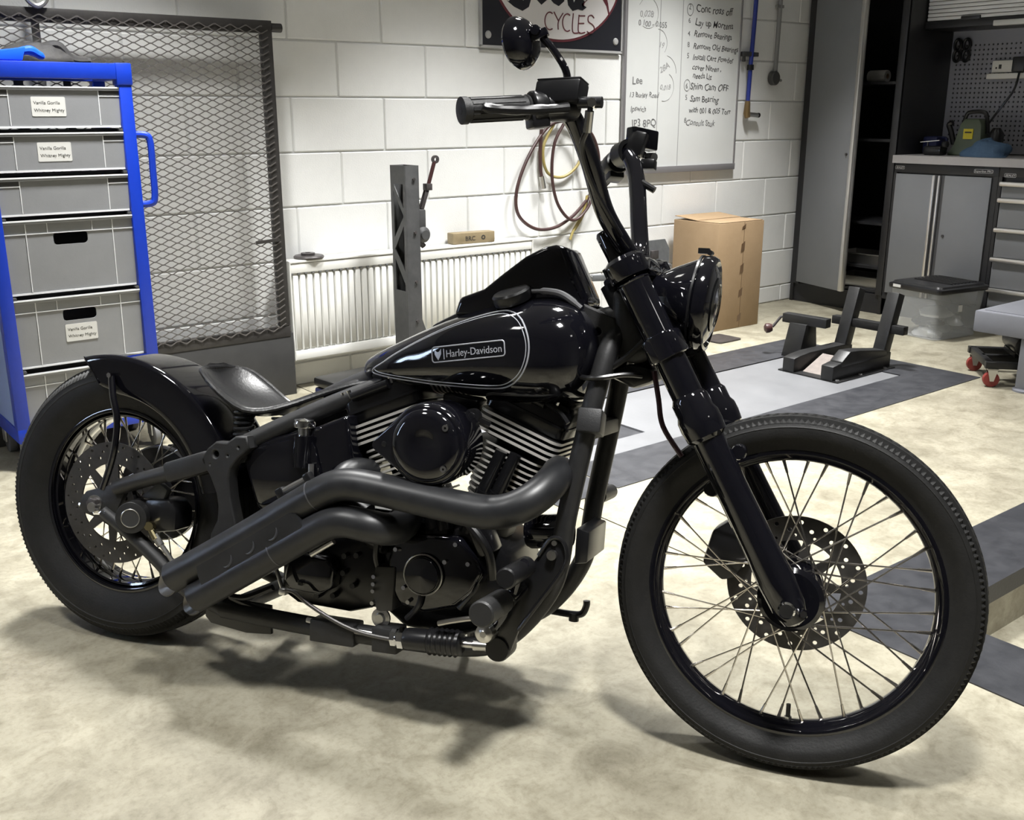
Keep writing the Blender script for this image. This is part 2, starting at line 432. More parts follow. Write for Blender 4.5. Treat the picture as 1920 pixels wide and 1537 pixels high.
hd = cr([(tw - .012, .02, 1.095), (tw + .03, .0, 1.094), (tw + .042, -.005, 1.07), (tw + .042, -.005, .98), (tw + .04, -.005, .89), (tw + .028, 0, .868), (tw - .012, .02, .865)], 6)
ob('push_handle', MB().tube(hd, .0115, 10), BLUE, tr)
CAST = mat('grey_caster_rubber', (.10, .10, .10), .6)
for (x, y) in ((.03, .03), (tw - .03, .03), (.03, td - .03), (tw - .03, td - .03)):
    c_ = ob('caster', MB().cyl((x - .012, y, .042), (x + .012, y, .042), .042, n=20), CAST, tr, bev=.004)
    ob('caster_fork', MB().bx(x - .02, x - .015, y - .02, y + .02, .042, .105).bx(x + .015, x + .02, y - .02, y + .02, .042, .105).bx(x - .02, x + .02, y - .02, y + .02, .095, .105), ZINC, c_)
CRATE = mat('grey_crate_plastic', (.20, .205, .215), .42, var=(6, (.225, .23, .24)), bump=(250, .05))
RIMC = mat('crate_edge_highlight', (.66, .67, .68), .35)  # paler than the tub: bright highlights along crate edges put into the colour
LAB = mat('white_sticker', (.56, .56, .54), .5)
INK = mat('black_ink', (.03, .03, .03), .6)
def crate(z0, h, kind, label, sticker=None):
    cw, cdp = tw - 2 * PW + .02, td - .03
    t = thing('storage_crate', label, 'crate', (tx0 + tw / 2, ty0 + .008, z0), 0, 'grey crates in the blue trolley')
    hw = cw / 2; tp = .012
    # open-topped tapered tub with real walls
    def ring(s_, z, y_in=0): return [(-hw + s_, s_ * .6 + y_in, z), (hw - s_, s_ * .6 + y_in, z), (hw - s_, cdp - s_ * .6 - y_in, z), (-hw + s_, cdp - s_ * .6 - y_in, z)]
    m = MB()
    if kind == 'tall':
        # front wall carries a hand hole
        hx0, hx1, hz0, hz1 = -.055, .055, h - .085, h - .045
        fr = rrect(-hw + .004, hw - .004, .0, h - .012, .006, 2)
        plate([fr, rrect(hx0, hx1, hz0, hz1, .012, 3)], .004, lambda u, v, w: (u * (1 - .03 * (1 - v / h)), .006 + .012 * (1 - v / h) + w, v), m)
        for (x0, x1, y0, y1) in ((-hw + .004, -hw + .008, .012, cdp - .01), (hw - .008, hw - .004, .012, cdp - .01), (-hw + .006, hw - .006, cdp - .012, cdp - .008)):
            m.bx(x0, x1, y0, y1, 0, h - .012)
        m.bx(-hw + .01, hw - .01, .02, cdp - .01, 0, .004)
    else:
        m.loft([ring(tp, 0), ring(.004, h - .012)], caps=False)
        m.add(ring(tp, 0), [(0, 1, 2, 3)])
        m.loft([ring(.007, h - .012), ring(tp + .003, .004)], caps=False)
    body = ob('tub', m, CRATE, t, smooth=.5)
    r_ = MB()
    r_.bx(-hw - .003, hw + .003, -.004, .008, h - .012, h); r_.bx(-hw - .003, hw + .003, cdp - .008, cdp + .003, h - .012, h)
    r_.bx(-hw - .003, -hw + .008, .008, cdp - .008, h - .012, h); r_.bx(hw - .008, hw + .003, .008, cdp - .008, h - .012, h)
    ob('rim', r_, CRATE, t, bev=.002)
    ob('rim_highlight', MB().bx(-hw - .003, hw + .003, -.0055, -.0035, h - .0045, h - .0005), RIMC, t)  # thin pale strip painting the highlight along the rim
    fy = (lambda z: .004 + .012 * (1 - z / h) - .0025) if kind == 'tall' else (lambda z: .0024 + .0055 * (1 - z / h) - .0025)
    def rib(x0, x1, z0, z1, nm='rib'):
        mm = MB(); V = []
        for z in (z0, z1):
            for (x, y) in ((x0, fy(z)), (x1, fy(z)), (x1, fy(z) + .012), (x0, fy(z) + .012)): V.append((x, y, z))
        mm.add(V, [(0, 1, 5, 4), (1, 2, 6, 5), (3, 0, 4, 7), (0, 3, 2, 1), (4, 5, 6, 7), (2, 3, 7, 6)]); ob(nm, mm, RIMC, t)
    rib(-.139, -.1365, 0.008, h - .012); rib(.1365, .139, .008, h - .012)
    if kind == 'tall':
        rib(-hw + .004, hw - .004, h - .046, h - .0435)
        rib(-.072, -.07, h - .046, h - .012); rib(.07, .072, h - .046, h - .012)
    else:
        rib(-hw + .004, -.139, h - .03, h - .0275); rib(.139, hw - .004, h - .03, h - .0275)
        ob('end_recess', MB().bx(.14, hw - .006, .001, .012, h - .027, h - .0125), KICK, t); ob('end_recess', MB().bx(-hw + .006, -.14, .001, .012, h - .027, h - .0125), KICK, t)
    rib(-hw + .012, hw - .012, .0, .006, 'foot_highlight')  # pale strip painting the highlight along the bottom edge
    if sticker:
        sx, sz = sticker; yf = fy(sz) + .003
        s_ = ob('label_sticker', plate([rrect(sx - .052, sx + .052, sz - .03, sz + .03, .004, 3)], .001, lambda u, v, w: (u, fy(v) + .0012 + w, v)), LAB, t)
        for i, (tx_, dz) in enumerate((('Vanilla Gorilla', .007), ('Whitney Mighty', -.016))):
            ob('lettering', text(tx_, .0142, lambda u, v, w: (sx - .045 + u, fy(sz + dz + v) + .0005 - w, sz + dz + v), .0002), INK, s_)
    return t
crate(1.120, .128, 'low', 'grey low crate with white name label, topmost in the blue trolley', (-.02, .066))
crate(.984, .122, 'low', 'grey low crate with white name label, second from the trolley top', (-.018, .062))
crate(.847, .122, 'low', 'grey low crate without any label, third from the trolley top')
crate(.592, .242, 'tall', 'grey tall crate with hand hole and no label, under the unlabelled low crate')
crate(.347, .232, 'tall', 'grey tall crate with hand hole and white name label, fifth from the trolley top', (.0, .105))
crate(.152, .18, 'tall', 'grey tall crate lowest in the blue trolley, half behind the rear tyre')
# things lying on the trolley's top
BRAG = mat('dark_cloth', (.022, .022, .026), .7, var=(20, (.05, .048, .045)), bump=(60, .5))
tray = thing('blue_dustpan', 'bright blue plastic scoop lying on top of the blue trolley', 'scoop', (-1.66, -.385, th + .0015))
BLP = mat('bright_blue_plastic', (.01, .10, .80), .35)
m = MB(); m.loft([[(-.10, -.06, 0), (.075, -.06, 0), (.075, .06, 0), (-.10, .06, 0)], [(-.12, -.07, .012), (.09, -.055, .042), (.09, .055, .042), (-.12, .07, .012)]])
ob('pan', m, BLP, tray, bev=.004)
ob('grip', MB().tube(cr([(.085, 0, .03), (.115, 0, .034), (.14, 0, .022), (.155, 0, .012)], 5), [.013, .013, .014, .014, .015, .016, .016, .015, .014, .013, .013, .013, .012, .01, .008, .006][:16], 10), BLP, tray)
gl = thing('work_glove', 'crumpled black work gloves piled behind the blue scoop', 'gloves', (-1.50, -.235, th + .0015))
def blob(seed, sx, sy, sz, n=14, k=10, rough=.25):
    rnd = random.Random(seed); ph = [(rnd.uniform(1, 4), rnd.uniform(1, 4), rnd.uniform(0, 6)) for _ in range(5)]; rows = []
    for i in range(k + 1):
        a = pi / 2 * i / k; row = []
        for j in range(n):
            t = 2 * pi * j / n
            f = 1 + rough * sum(sin(p * t * 1.0 // .01 * .01 + q * a * 2 + r) for p, q, r in ph) / 5
            row.append((sx * cos(t) * cos(a) * f, sy * sin(t) * cos(a) * f, sz * sin(a) * f))
        rows.append(row)
    return MB().grid(rows, cv=True).add([(p[0], p[1], 0) for p in rows[0]], [tuple(range(n))])
ob('cuff', blob(3, .13, .07, .065), BRAG, gl); 
ob('finger', MB().tube(cr([(.03, 0, .05), (.08, -.01, .06), (.12, -.01, .018), (.17, .0, .014)], 6), .016, 8), BRAG, gl)
ob('finger', MB().tube(cr([(.05, .02, .02), (.13, .02, .018), (.19, .015, .014)], 6), .014, 8), BRAG, gl)

# ---------------------------------------------------------------- radiator
RAD = mat('white_radiator_enamel', (.74, .74, .71), .35)
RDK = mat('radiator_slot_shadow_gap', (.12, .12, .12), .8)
ra = thing('radiator', 'white steel panel radiator fixed to the block wall behind the jack', 'radiator', (-.545, -.1, .14))
rw, rh = 1.315, .425
ob('back_panel', MB().bx(0, rw, .055, .075, .01, rh - .01), RAD, ra, bev=.003)
ob('top_grille', MB().bx(-.004, rw + .004, -.004, .082, rh - .008, rh + .002), RAD, ra, bev=.003)
ob('side_cover', MB().bx(-.006, -.001, -.002, .08, .0, rh), RAD, ra); ob('side_cover', MB().bx(rw + .001, rw + .006, -.002, .08, 0, rh), RAD, ra)
ob('front_band', MB().bx(0, rw, .0, .022, rh - .05, rh - .01), RAD, ra, bev=.002); ob('front_band', MB().bx(0, rw, .0, .022, 0, .04), RAD, ra, bev=.002)
pitch = .0335; nf = int(rw / pitch); first = None
for i in range(nf):
    if first is None:
        m = MB(); a = .0138
        prof = [(-pitch / 2, .022), (-a - .001, .022), (-a + .003, .001), (a - .003, .001), (a + .001, .022), (pitch / 2, .022)]
        rows = []
        for (z, k) in ((.03, 0), (.05, 1), (rh - .065, 1), (rh - .045, 0)):
            rows.append([(x, .022 - (.022 - y) * k, z) for x, y in prof])
        m.grid(rows); o = ob('convector_rib', m, RAD, ra, smooth=.9); first = o
    else: o = dup(first, ra)
    o.location = (pitch * (i + .6), 0, 0)
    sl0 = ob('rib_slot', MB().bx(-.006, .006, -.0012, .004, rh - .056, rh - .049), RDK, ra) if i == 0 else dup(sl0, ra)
    sl0.location = (pitch * (i + .1), 0, 0)
ob('valve', MB().cyl((rw + .03, .03, .03), (rw + .03, .03, .09), .012), RAD, ra); ob('pipe', MB().tube([(rw + .03, .03, -.139), (rw + .03, .03, .03), (rw, .03, .03)], .0075, 8), STEEL, ra)
ob('bracket', MB().bx(.2, .24, .075, .094, .1, .3), RAD, ra); ob('bracket', MB().bx(1.0, 1.04, .075, .094, .1, .3), RAD, ra)
fd = thing('steel_flange', 'small dark round steel flange lying on the radiator near the gate', 'flange', (-.435, -.055, .568))
DKST = mat('dark_oily_steel', (.045, .042, .042), .45, .4, var=(30, (.09, .08, .08)))
ob('disc', MB().lathe([(0, 0), (.062, 0), (.066, .006), (.06, .012), (.03, .013), (0, .013)], (0, 0, 0), (0, 0, 1), 28), DKST, fd)
ob('boss', MB().lathe([(.03, .012), (.03, .022), (.012, .023), (.012, .014)], (-.004, 0, 0), (0, 0, 1), 20), DKST, fd)
WOODB = mat('brown_wood_block', (.20, .155, .085), .6, var=(18, (.28, .22, .13), .25))
bkx = thing('wooden_block', 'brown wooden block with stamped end standing on the radiator beside the cable coil', 'block', (.425, -.06, .568), radians(-6))
ob('body', MB().bx(-.115, .115, -.03, .03, 0, .052), WOODB, bkx, bev=.004)
ob('stamp', text('BRC', .03, lambda u, v, w: (-.05 + u, -.0308 - w, .014 + v), .0003), INK, bkx); ob('stamp', MB().lathe([(.006, 0), (.011, 0), (.011, .001), (.006, .001)], (.05, -.0302, .026), (0, -1, 0), 16), INK, bkx)

# ---------------------------------------------------------------- jack with cut-out column
JK = mat('charcoal_jack_paint', (.045, .046, .047), .45, var=(25, (.065, .065, .066)), bump=(120, .1))
jk = thing('high_lift_jack', 'charcoal steel jack column with triangular cut-outs and thin handle by the radiator', 'jack', (-.105, -.315, 0))
H = .955; cwid = .066; cy = .112
tri = []
LL, RR = cy / 2 - .020, -cy / 2 + .016
tri = [[(RR, .880), (LL, .880), (RR, .780)], [(LL, .850), (RR, .748), (LL, .655)], [(RR, .708), (LL, .605), (RR, .515)], [(LL, .565), (RR, .458), (RR, .430), (LL, .430)]]
for dx in (-cwid / 2, cwid / 2):
    ob('web_plate', plate([[(-cy / 2, 0), (cy / 2, 0), (cy / 2, H), (-cy / 2, H)]] + (tri if dx < 0 else []), .004, lambda u, v, w: (dx + w, u, v)), JK, jk)
ob('side_plate', MB().bx(-cwid / 2 + .002, cwid / 2 - .002, -cy / 2 - .001, -cy / 2 + .003, 0, H), JK, jk, bev=.001)
ob('side_plate', MB().bx(-cwid / 2 + .002, cwid / 2 - .002, cy / 2 - .003, cy / 2 + .001, 0, H), JK, jk, bev=.001)
ob('inner_bar', MB().bx(-.006, .006, -.01, .01, .02, H - .06), DKST, jk)
for zz in (.30, .47, .68, .9): ob('bolt', MB().cyl((.008, -cy / 2, zz), (.008, -cy / 2 - .008, zz), .007, n=6), DKST, jk)
g_ = MB(); g_.add([(cwid / 2, -.012, .38), (cwid / 2 + .115, -.012, .06), (cwid / 2, -.012, .06), (cwid / 2, .002, .38), (cwid / 2 + .115, .002, .06), (cwid / 2, .002, .06)], [(0, 1, 2), (5, 4, 3), (0, 3, 4, 1), (1, 4, 5, 2), (2, 5, 3, 0)])
ob('gusset', g_, JK, jk); ob('foot_plate', MB().bx(-.12, .17, -.1, .1, 0, .02), JK, jk, bev=.004)
ob('ratchet_body', MB().bx(.045, .085, -.03, .02, .66, .77), JK, jk, bev=.006)
ob('ratchet_cap', MB().lathe([(0, 0), (.032, 0), (.034, .012), (.02, .02), (.02, .03), (0, .03)], (.062, -.03, .665), (0, -1, 0), 24), JK, jk)
ob('pawl', MB().cyl((.05, -.03, .635), (.068, -.03, .615), .012), DKST, jk)
hr = ob('handle', MB().tube([(.075, -.012, .77), (.10, -.012, .84), (.112, -.012, .87), (.145, -.012, .965)], [.005, .006, .0085, .0085], 10), mat('dark_red_steel', (.07, .03, .03), .4, .5), jk)
ob('handle_end', MB().lathe([(.008, -.006), (.017, -.006), (.017, .006), (.008, .006)], (.15, -.012, .975), (0, 1, 0), 18, closed=True), DKST, hr)
ob('linkage_clevis', MB().bar((.072, -.02, .77), (.102, -.02, .85), .006, .016).bar((.072, -.004, .77), (.102, -.004, .85), .006, .016).box((.108, -.012, .862), (.03, .03, .028)), DKST, jk, bev=.002)

# second post further along the wall, with a clamp head
j2 = thing('steel_clamp_post', 'grey steel post with chamfered top and clamp head near the cardboard box', 'post', (1.47, -.3, 0))
GST = mat('grey_steel_plate', (.12, .125, .13), .5, .3, var=(25, (.16, .165, .17)))
m = MB(); m.prism([(-.085, 0), (.075, 0), (.075, .475), (.04, .527), (-.085, .527)], lambda u, v, w: (u, w, v), -.004, .004); ob('front_plate', m, GST, j2)
m = MB(); m.bx(.03, .036, .004, .09, 0, .51); m.bx(-.085, -.079, .004, .09, 0, .51); ob('flange', m, GST, j2)
ob('base_plate', MB().bx(-.14, .14, -.08, .14, 0, .012), GST, j2, bev=.003)
ob('clamp_arm', MB().bx(-.085, .06, -.035, -.004, .385, .40), GST, j2, bev=.002)
ob('clamp_block', MB().bx(-.07, -.02, -.02, -.004, .43, .475), DKST, j2, bev=.003)
m = MB(); m.prism([(-.38, .30), (-.33, .30), (-.30, .42), (-.33, .45), (-.36, .45), (-.39, .41)], lambda u, v, w: (u, w, v), -.03, .0); ob('clamp_jaw', m, DKST, j2, bev=.004)
ob('jaw_bar', MB().bar((-.50, -.02, .375), (-.085, -.02, .345), .03, .03).bar((-.36, -.012, .30), (-.1, -.012, .30), .03, .07), GST, j2, bev=.003)
ob('jaw_screw', MB().cyl((-.54, -.02, .378), (-.49, -.02, .375), .012), STEEL, j2)

# dark tool case on the floor under the radiator
tc = thing('tool_case', 'black and navy tool case on the floor below the radiator', 'case', (-.40, -.42, 0), radians(6))
NAVY = mat('navy_plastic', (.015, .02, .08), .5)
ob('case_base', MB().bx(-.17, .17, -.12, .12, 0, .075), NAVY, tc, bev=.012); ob('case_lid', MB().bx(-.172, .172, -.122, .122, .078, .118), SATIN, tc, bev=.012)
ob('case_handle', MB().tube(cr([(-.05, -.122, .06), (-.05, -.15, .06), (.05, -.15, .06), (.05, -.122, .06)], 5), .007, 8), SATIN, tc)
# ---------------------------------------------------------------- cable coil on the wall
HOSE = mat('dark_red_cable', (.045, .02, .022), .45, var=(14, (.07, .035, .03)))
HOSEY = mat('yellowed_cable', (.30, .23, .06), .45, var=(14, (.36, .30, .12)))
co = thing('cable_coil', 'coiled dark red and yellow cable hanging on the block wall', 'cable', (1.0, 0, .58))
def wp(X, Y, Z): return (X - 1.0, Y, Z - .58)
big = cr([wp(1.06, -.03, 1.13), wp(.93, -.03, 1.10), wp(.80, -.035, .96), wp(.725, -.035, .80), wp(.735, -.035, .68), wp(.84, -.035, .605), wp(.97, -.035, .60), wp(1.10, -.03, .65), wp(1.20, -.03, .73)], 8)
ob('cable_loop', MB().tube(big, .0085, 10), HOSE, co)
right = cr([wp(1.20, -.03, .73), wp(1.27, -.03, .84), wp(1.27, -.03, .97), wp(1.20, -.03, 1.08), wp(1.06, -.03, 1.13)], 8)
ob('cable_loop', MB().tube(right, .0085, 10), HOSE, co)
l2 = cr([wp(1.03, -.05, 1.13), wp(.955, -.05, 1.02), wp(.94, -.05, .86), wp(.98, -.05, .72), wp(1.07, -.05, .635), wp(1.16, -.045, .66), wp(1.22, -.045, .76), wp(1.17, -.045, .98), wp(1.05, -.05, 1.14)], 8)
ob('cable_loop', MB().tube(l2, .008, 10), HOSE, co)
l3 = cr([wp(.98, -.022, 1.12), wp(.905, -.022, 1.0), wp(.93, -.022, .88), wp(1.03, -.022, .85), wp(1.13, -.022, .90), wp(1.19, -.022, 1.0)], 8)
ob('cable_loop', MB().tube(l3, .0075, 10), HOSEY, co)
ob('cable_tail', MB().tube(cr([wp(.885, -.03, 1.09), wp(.878, -.03, .98), wp(.88, -.03, .90), wp(.888, -.03, .86)], 6), .009, 10), HOSE, co)
ob('connector', MB().cyl(wp(.888, -.03, .86), wp(.902, -.03, .80), .013, n=10), STEEL, co)
ob('cable_tail', MB().tube(cr([wp(1.20, -.03, .75), wp(1.17, -.03, .66), wp(1.11, -.03, .58), wp(1.085, -.03, .53)], 6), .007, 8), HOSEY, co)
ob('cable_tail', MB().tube(cr([wp(1.215, -.02, .75), wp(1.19, -.02, .66), wp(1.125, -.02, .575)], 6), .006, 8), HOSEY, co)
ob('hook', MB().tube([wp(1.03, -.0005, 1.15), wp(1.03, -.06, 1.145), wp(1.03, -.065, 1.165)], .006, 8), STEEL, co)

# ---------------------------------------------------------------- workshop sign
sg = thing('workshop_sign', 'black framed oval workshop sign with CYCLES lettering above the handlebar', 'sign', (.98, -.004, 1.47))
SGB = mat('sign_black', (.022, .023, .03), .35); SGW = mat('sign_white', (.74, .72, .72), .4); SGR = mat('sign_red', (.13, .03, .04), .45)
SGF = mat('sign_edge_grey', (.4, .4, .4), .4)
ob('backboard', MB().bx(-.445, .445, -.012, 0, 0, .62), SGB, sg, bev=.002)
ob('edge_strip', MB().bx(-.455, -.446, -.016, 0, -.005, .62).bx(.446, .455, -.016, 0, -.005, .62).bx(-.455, .455, -.016, 0, -.012, -.001), SGF, sg)
oc = (.02, .355); rx_, ry_ = .405, .315
rim_ = plate([circ2(*oc, rx_ + .012, 72, ry_ + .012)], .002, lambda u, v, w: (u, -.0135 + w, v)); ob('red_ring', rim_, SGR, sg)
ob('white_oval', plate([circ2(*oc, rx_, 72, ry_)], .002, lambda u, v, w: (u, -.0155 + w, v)), SGW, sg)
def strokes(lines, r, fn, n=6):
    m = MB()
    for ln in lines: m.tube([fn(*p) for p in cr([(a, b, 0) for a, b in ln], 5)] if len(ln) > 2 else [fn(a, b, 0) for a, b in ln], r, n)
    return m
fs = lambda u, v, w: (u, -.017, v)
cyc = []
def arc(cx, cy, rx2, ry2, a0, a1, n=8): return [(cx + rx2 * cos(radians(a0 + (a1 - a0) * i / n)), cy + ry2 * sin(radians(a0 + (a1 - a0) * i / n))) for i in range(n + 1)]
for nm, ls in (('letter_c', [arc(-.06, .122, .038, .04, 60, 300)]), ('letter_y', [[(-.03, .165), (.005, .125)], [(.04, .162), (.005, .122), (.004, .085)]]), ('letter_c', [arc(.075, .12, .038, .04, 60, 300)]),
               ('letter_l', [[(.12, .165), (.117, .08), (.175, .078)]]), ('letter_e', [[(.165, .16), (.163, .08), (.215, .08)], [(.165, .155), (.212, .157)], [(.165, .12), (.205, .122)]]),
               ('letter_s', [[(.285, .15), (.265, .162), (.24, .155), (.24, .132), (.27, .12), (.288, .105), (.28, .083), (.255, .078), (.23, .085)]])):
    ob(nm, strokes([[(a * .84 + .012, b) for a, b in l_] for l_ in ls], .0032, fs), SGR, sg)
BL = MB()
def letter(nm, loops, dx, dz, k=1): ob(nm, plate([[(dx + a * k, dz + b * k) for a, b in lp] for lp in loops], .002, lambda u, v, w: (u, -.0172 + w, v)), SGB, sg)
Bl = [[(-.015, .22), (0, .05), (-.02, .028), (-.03, .03), (.01, .008), (.055, -.006), (.09, .012), (.105, .05), (.105, .11), (.08, .14), (.098, .17), (.098, .23), (.04, .26)], [(.035, .05), (.06, .035), (.075, .055), (.075, .11), (.038, .125)], [(.038, .15), (.066, .155), (.066, .22), (.038, .225)]]
Ol = [[(0, .07), (.012, .018), (.05, -.008), (.088, .018), (.1, .07), (.088, .125), (.05, .15), (.012, .125)], [(.032, .07), (.05, .03), (.068, .07), (.05, .115)]]
bl = [[(.004, .2), (.01, .05), (-.006, .03), (-.014, .034), (.02, .008), (.05, -.002), (.082, .02), (.09, .07), (.078, .11), (.04, .13), (.04, .21)], [(.036, .05), (.052, .03), (.064, .05), (.062, .095), (.038, .1)]]
Al = [[(0, .06), (.01, .015), (.04, -.01), (.075, .0), (.105, -.004), (.132, .012), (.108, .022), (.118, .04), (.098, .05), (.098, .14), (.03, .14)], [(.034, .06), (.048, .028), (.066, .06), (.064, .11), (.036, .11)]]
letter('letter_b', Bl, -.27, .165, 1.1); letter('letter_o', Ol, -.14, .20, .95); letter('letter_b', bl, -.035, .195, 1.05); letter('letter_a', Al, .068, .185, 1.0)
ob('red_swash', plate([[(.165, .21), (.21, .235), (.29, .26), (.335, .21), (.352, .165), (.358, .17), (.345, .225), (.32, .285), (.26, .28), (.21, .245), (.185, .215), (.178, .19), (.172, .20)]], .002, lambda u, v, w: (u, -.0172 + w, v)), SGR, sg)
for x in (-.41, .41): ob('bolt_cap', MB().lathe([(0, .008), (.014, .006), (.018, 0)], (x, -.012, .045), (0, -1, 0), 18), SGF, sg)

# ---------------------------------------------------------------- whiteboard with notes
WBD = mat('whiteboard_enamel', (.63, .64, .63), .28, var=(4, (.58, .59, .58), .3)); ALU = mat('grey_aluminium', (.36, .35, .36), .4, .6); MARK = mat('marker_ink', (.075, .075, .075), .6); FAINT = mat('faint_marker_ink', (.30, .30, .30), .6); MIDI = mat('worn_marker_ink', (.16, .16, .16), .6)
wbx0, wbx1, wbz0 = 1.45, 2.375, .845
wbd = thing('whiteboard', 'tall whiteboard covered in handwritten notes on the block wall', 'whiteboard', (wbx0, -.004, wbz0)); ww = wbx1 - wbx0; wh = 1.15
ob('writing_surface', MB().bx(.01, ww - .01, -.012, 0, .01, wh), WBD, wbd)
for c_ in ((0, .02, -.018, 0, 0, wh), (ww - .012, ww, -.018, 0, 0, wh), (.0, ww, -.022, 0, 0, .035)): ob('frame_strip', MB().bx(*c_), ALU, wbd, bev=.002)
for x, zz in ((.262, .03), (.435, .03)): ob('ruled_line', MB().bx(x, x + .004, -.0128, -.0118, zz, wh - .02), FAINT, wbd)
def note(t_, px, pz, size, m_=MARK, sh=.1, rot=0., nm='handwriting'):
    c, s_ = cos(rot), sin(rot)
    ob(nm, text(t_, size, lambda u, v, w: (px - wbx0 + (u + .0022 * sin(v * 95 + u * 31 + px * 50)) * c - v * s_, -.0126 - w, pz - wbz0 + u * s_ + (v + .0030 * sin(u * 62 + pz * 90) + .0015 * sin(u * 171)) * c), .0002, shear=sh, off=.0004), m_, wbd)
for (t_, x, z, s_) in (('Conc ross off', 1.985, 1.694, .055), ('Lay up Mortens', 1.985, 1.622, .050), ('Remove Bearings', 1.98, 1.566, .045), ('Remove Old Bearings', 1.978, 1.503, .043), ('Install Cert Powder', 1.978, 1.445, .043), ('cover Nitren ,', 1.978, 1.392, .042), ('needs Liz', 1.985, 1.349, .042),
                      ('Shim Cam OFF', 1.968, 1.29, .052), ('Sam Bearing', 1.972, 1.226, .048), ('with 001 & 005 Torr', 1.965, 1.166, .042)):
    note(t_, x, z, s_, MARK, .12, -.03)
note('Consult Stuk', 1.945, 1.098, .046, MIDI, .15, -.03)
for (t_, z) in (('2', 1.70), ('6', 1.63), ('4', 1.565), ('8', 1.51), ('5', 1.452), ('6', 1.295), ('5', 1.235), ('8', 1.11)): note(t_, 1.93, z, .038, MIDI)
note('Lee', 1.515, 1.31, .055, MIDI, .1); note('13 Burley Road', 1.497, 1.244, .036, MIDI, .1); note('Ipswich', 1.51, 1.172, .04, MIDI, .1); note('IP3 8PQ', 1.523, 1.093, .055, MIDI, 0.); note('~', 1.55, 1.05, .06, MIDI)
note('0.028', 1.56, 1.645, .045, FAINT); note('0 100 - 0.055', 1.55, 1.60, .04, MIDI); note('19', 1.71, 1.50, .04, FAINT); note('28A', 1.73, 1.37, .045, FAINT, 0, .4); note('0.018', 1.73, 1.285, .036, FAINT)
fw_ = lambda u, v, w: (u - wbx0, -.0128, v - wbz0)
for (cx, cz, r, a0, a1) in ((1.62, 1.665, .075, -120, 150), (1.70, 1.52, .07, -40, 90), (1.76, 1.30, .075, -100, 60), (1.76, 1.37, .09, 0, 80)): ob('pen_ring', strokes([arc(cx, cz, r, r, a0, a1, 10)], .0011, fw_), FAINT, wbd)
for cz in (1.31, 1.70): ob('pen_ring', strokes([arc(1.942, cz, .024, .03, 0, 360, 12)], .0013, fw_), MIDI, wbd)

# ---------------------------------------------------------------- air line and conduit on the wall
ap = thing('blue_air_pipe', 'blue compressed air pipe with brass elbow on the wall right of the whiteboard', 'pipe', (2.455, -.02, 1.10))
AIRB = mat('blue_air_pipe_paint', (.02, .035, .22), .4); BRASS = mat('old_brass', (.25, .17, .08), .4, .7)
ob('pipe_run', MB().tube([(.03, -.01, 1.0), (.012, -.01, .5), (.0, -.012, .32), (-.006, -.012, .10)], .0125, 12), AIRB, ap)
ob('clip', MB().bx(-.072, .005, -.02, .018, .375, .40).bx(.02, .06, -.02, .018, .375, .398).bx(-.068, -.05, -.016, -.002, .345, .38), KICK, ap, bev=.003)
ob('collar', MB().cyl((.0, -.012, .30), (-.001, -.012, .33), .02, n=14), SATIN, ap)
ob('elbow', MB().tube([(-.006, -.012, .13), (-.008, -.012, .06), (-.004, -.016, .035)], [.015, .02, .016], 12), BRASS, ap); ob('tap_stub', MB().cyl((.0, -.014, .055), (.085, -.014, .05), .014, n=12), STEEL, ap); ob('tap_end', MB().cyl((.085, -.014, .05), (.10, -.014, .05), .0145, n=12), SATIN, ap)
cn = thing('grey_conduit', 'thin grey conduit ending in a round junction box on the wall', 'conduit', (2.70, -.012, 1.33))
GRC = mat('grey_conduit_pvc', (.22, .22, .22), .5)
ob('conduit_run', MB().tube([(.012, -.008, .8), (.0, -.008, .05)], .013, 10), GRC, cn); ob('junction_box', MB().lathe([(0, .022), (.034, .022), (.04, .016), (.04, -.011)], (-.012, -.008, .03), (0, -1, 0), 24), mat('dark_junction_plastic', (.05, .05, .05), .5), cn); ob('gland', MB().cyl((.02, -.012, .024), (.055, -.012, .018), .008, n=8), GRC, cn); ob('saddle', MB().bx(-.03, .03, -.018, .0, .42, .436), GRC, cn)

# ---------------------------------------------------------------- cardboard box and floor plate
CARD = mat('cardboard', (.30, .205, .115), .7, var=(10, (.34, .235, .135)), bump=(120, .1)); TAPE = mat('brown_parcel_tape', (.13, .08, .045), .35)
cb = thing('cardboard_box', 'tall brown cardboard box with torn tape strip standing against the wall', 'box', (2.025, -.225, 0), radians(-1.5))
ob('carton', MB().bx(-.183, .183, -.17, .17, 0, .59), CARD, cb, bev=.004)
ob('flap', MB().bx(-.18, .17, -.168, -.002, .591, .594), CARD, cb); ob('flap', MB().box((0, .084, .602), (.36, .166, .003), (radians(5), 0, 0)), CARD, cb)
ob('seam', MB().bx(.0185, .0205, -.1712, -.169, .005, .588), TAPE, cb)
for zz, h_ in ((.06, .05), (.2, .055), (.335, .06), (.455, .06), (.565, .03)):
    m = MB(); m.prism([(.0, zz - h_ / 2), (.028, zz - h_ / 2 + .01), (.03, zz + h_ / 2), (.004, zz + h_ / 2 - .015)], lambda u, v, w: (u, -.1705 - w, v), 0, .0012); ob('tape_piece', m, TAPE, cb)
pl = ob('floor_plate', MB().prism(rrect(1.62, 1.80, -.62, -.46, .02, 3), lambda u, v, w: (u, v, w), 0.0005, .008), DKST); tag(pl, 'thin dark steel plate lying on the concrete before the cardboard box', 'plate')
